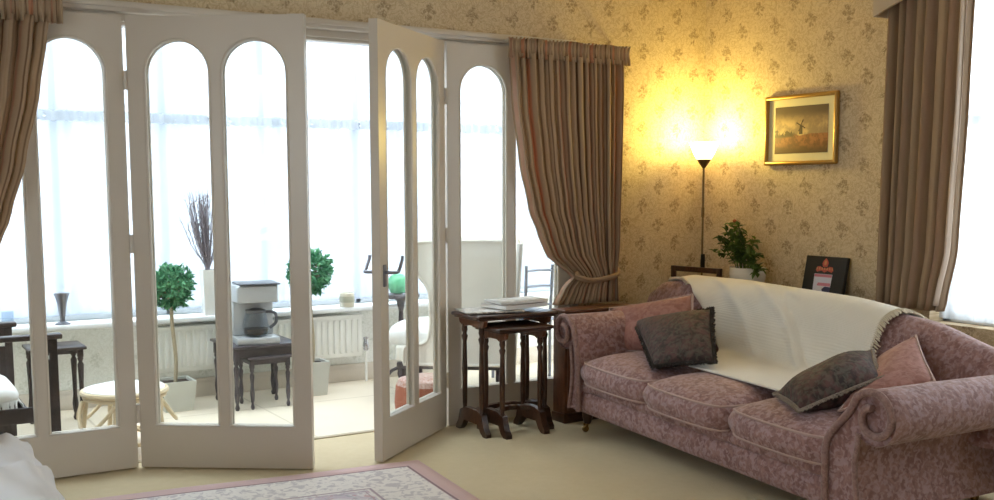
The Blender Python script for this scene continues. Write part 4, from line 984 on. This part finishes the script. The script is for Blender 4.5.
# wing armchair, side on
wg = thing('wing_armchair', 'cream wing armchair seen through the right hand doors', 'chair', (2.09, .68, 0), math.radians(-38))
side = [(-.34, .24), (-.33, .34), (-.20, .38), (-.185, .60), (-.20, .68), (-.255, .76), (-.285, .85), (-.262, .92), (-.20, .94), (.20, .945), (.262, .93), (.275, .86), (.25, .60), (.225, .24)]
sd = [(q.x, q.y) for q in cr([(a, b_, 0) for a, b_ in side], 4)]
for s_ in (-1, 1):
    m = MB(); m.prism(sd, s_*.30-.03, s_*.30+.03, 'y'); m.build('wing_side', M['cream_uph'], wg, smooth=50)
    m = MB(); m.tube([(a, s_*.30+s_*.031, b_) for a, b_ in sd], .010, 6, closed=True); m.build('piping', M['cream_uph'], wg)
m = MB(); m.box(.10, .262, -.285, .285, .30, .955, .03, 3); m.build('backrest', M['cream_uph'], wg)
m = MB(); m.box(-.40, .12, -.29, .29, .24, .34, .02, 3); m.build('seat_base', M['cream_uph'], wg)
m = MB(); cushion(m, -.44, .12, -.265, .265, .34, .43, .03); m.build('seat_cushion', M['seat_white'], wg, smooth=60)
m = MB(); m.tube([(.285, -.31, .24), (.305, -.31, .6), (.325, -.31, .93)], .018, 8); m.build('back_edge_roll', M['seat_white'], wg)
for (x, y) in ((-.36, -.26), (-.36, .26), (.20, -.26), (.20, .26)):
    m = MB(); m.tube([(x, y, 0), (x, y, .25)], [.014, .022], 8); m.build('leg', M['grey_wood'], wg)
m = MB(); m.box(-.39, .22, -.292, .292, .205, .242, .004); m.build('seat_rail', M['grey_wood'], wg)

rt = thing('lamp_table', 'small grey round table beside the wing armchair', 'table', (1.93, 1.29, 0))
m = MB(); m.lathe([(.0, .545), (.115, .548), (.122, .556), (.122, .568), (.116, .574), (0, .574)], 28); m.build('tabletop', M['grey_wood'], rt)
m = MB(); m.lathe([(.02, .03), (.028, .06), (.016, .12), (.022, .30), (.014, .46), (.03, .53), (.05, .546)], 16); m.build('pedestal', M['grey_wood'], rt)
for k in range(3): a = 2*PI*k/3+.4; m = MB(); m.tube(cr([(.01*math.cos(a), .01*math.sin(a), .10), (.07*math.cos(a), .07*math.sin(a), .07), (.11*math.cos(a), .11*math.sin(a), .012)], 5), .011, 8); m.build('leg', M['grey_wood'], rt)
gb = thing('green_glass_ball', 'mint green glass ball vase on the small round table', 'vase', (1.90, 1.27, .574))
m = MB(); m.lathe([(.02, 0), (.045, .01), (.064, .045), (.066, .07), (.055, .105), (.032, .125), (.024, .128), (.022, .124), (.03, .10), (0, .02)], 24); m.build('glass_body', M['green_glass'], gb)

pf_ = thing('pouffe', 'low round floral pouffe behind the open door', 'pouffe', (1.60, .32, 0))
m = MB(); m.lathe([(.15, 0), (.165, .01), (.172, .08), (.165, .17), (.16, .18)], 28); m.build('side_band', plain('terracotta_cloth', (160, 96, 74), .8), pf_)
m = MB(); m.lathe([(.162, .178), (.150, .205), (.09, .222), (0, .228)], 28); m.build('cushion_top', M['terracotta'], pf_)

lc = thing('ladderback_chair', 'slim grey ladder-back chair beyond the tied curtain', 'chair', (2.66, .98, 0), math.radians(4))
for s_ in (-1, 1):
    m = MB(); m.tube([(s_*.10, -.15, 0), (s_*.10, -.15, .40), (s_*.105, -.17, .755)], .0105, 8); m.build('back_post', M['grey_metal'], lc)
    m = MB(); m.tube([(s_*.13, .16, 0), (s_*.13, .16, .40)], .0105, 8); m.build('leg', M['grey_metal'], lc)
for z in (.50, .62, .72): m = MB(); m.tube(cr([(-.104, -.155-(z-.4)*.05, z), (0, -.145-(z-.4)*.05, z+.004), (.104, -.155-(z-.4)*.05, z)], 5), .0075, 7); m.build('back_slat', M['grey_metal'], lc)
m = MB(); m.box(-.145, .145, -.165, .18, .395, .412, .006); m.build('seat', M['grey_metal'], lc)
sp_ = thing('seat_cushion_pad', 'white cushion on the seat of the grey ladder-back chair', 'cushion', (2.66, .985, .412))
m = MB(); cushion(m, -.12, .12, -.13, .17, .002, .035, .025); m.build('cushion_cover', M['seat_white'], sp_, smooth=60)
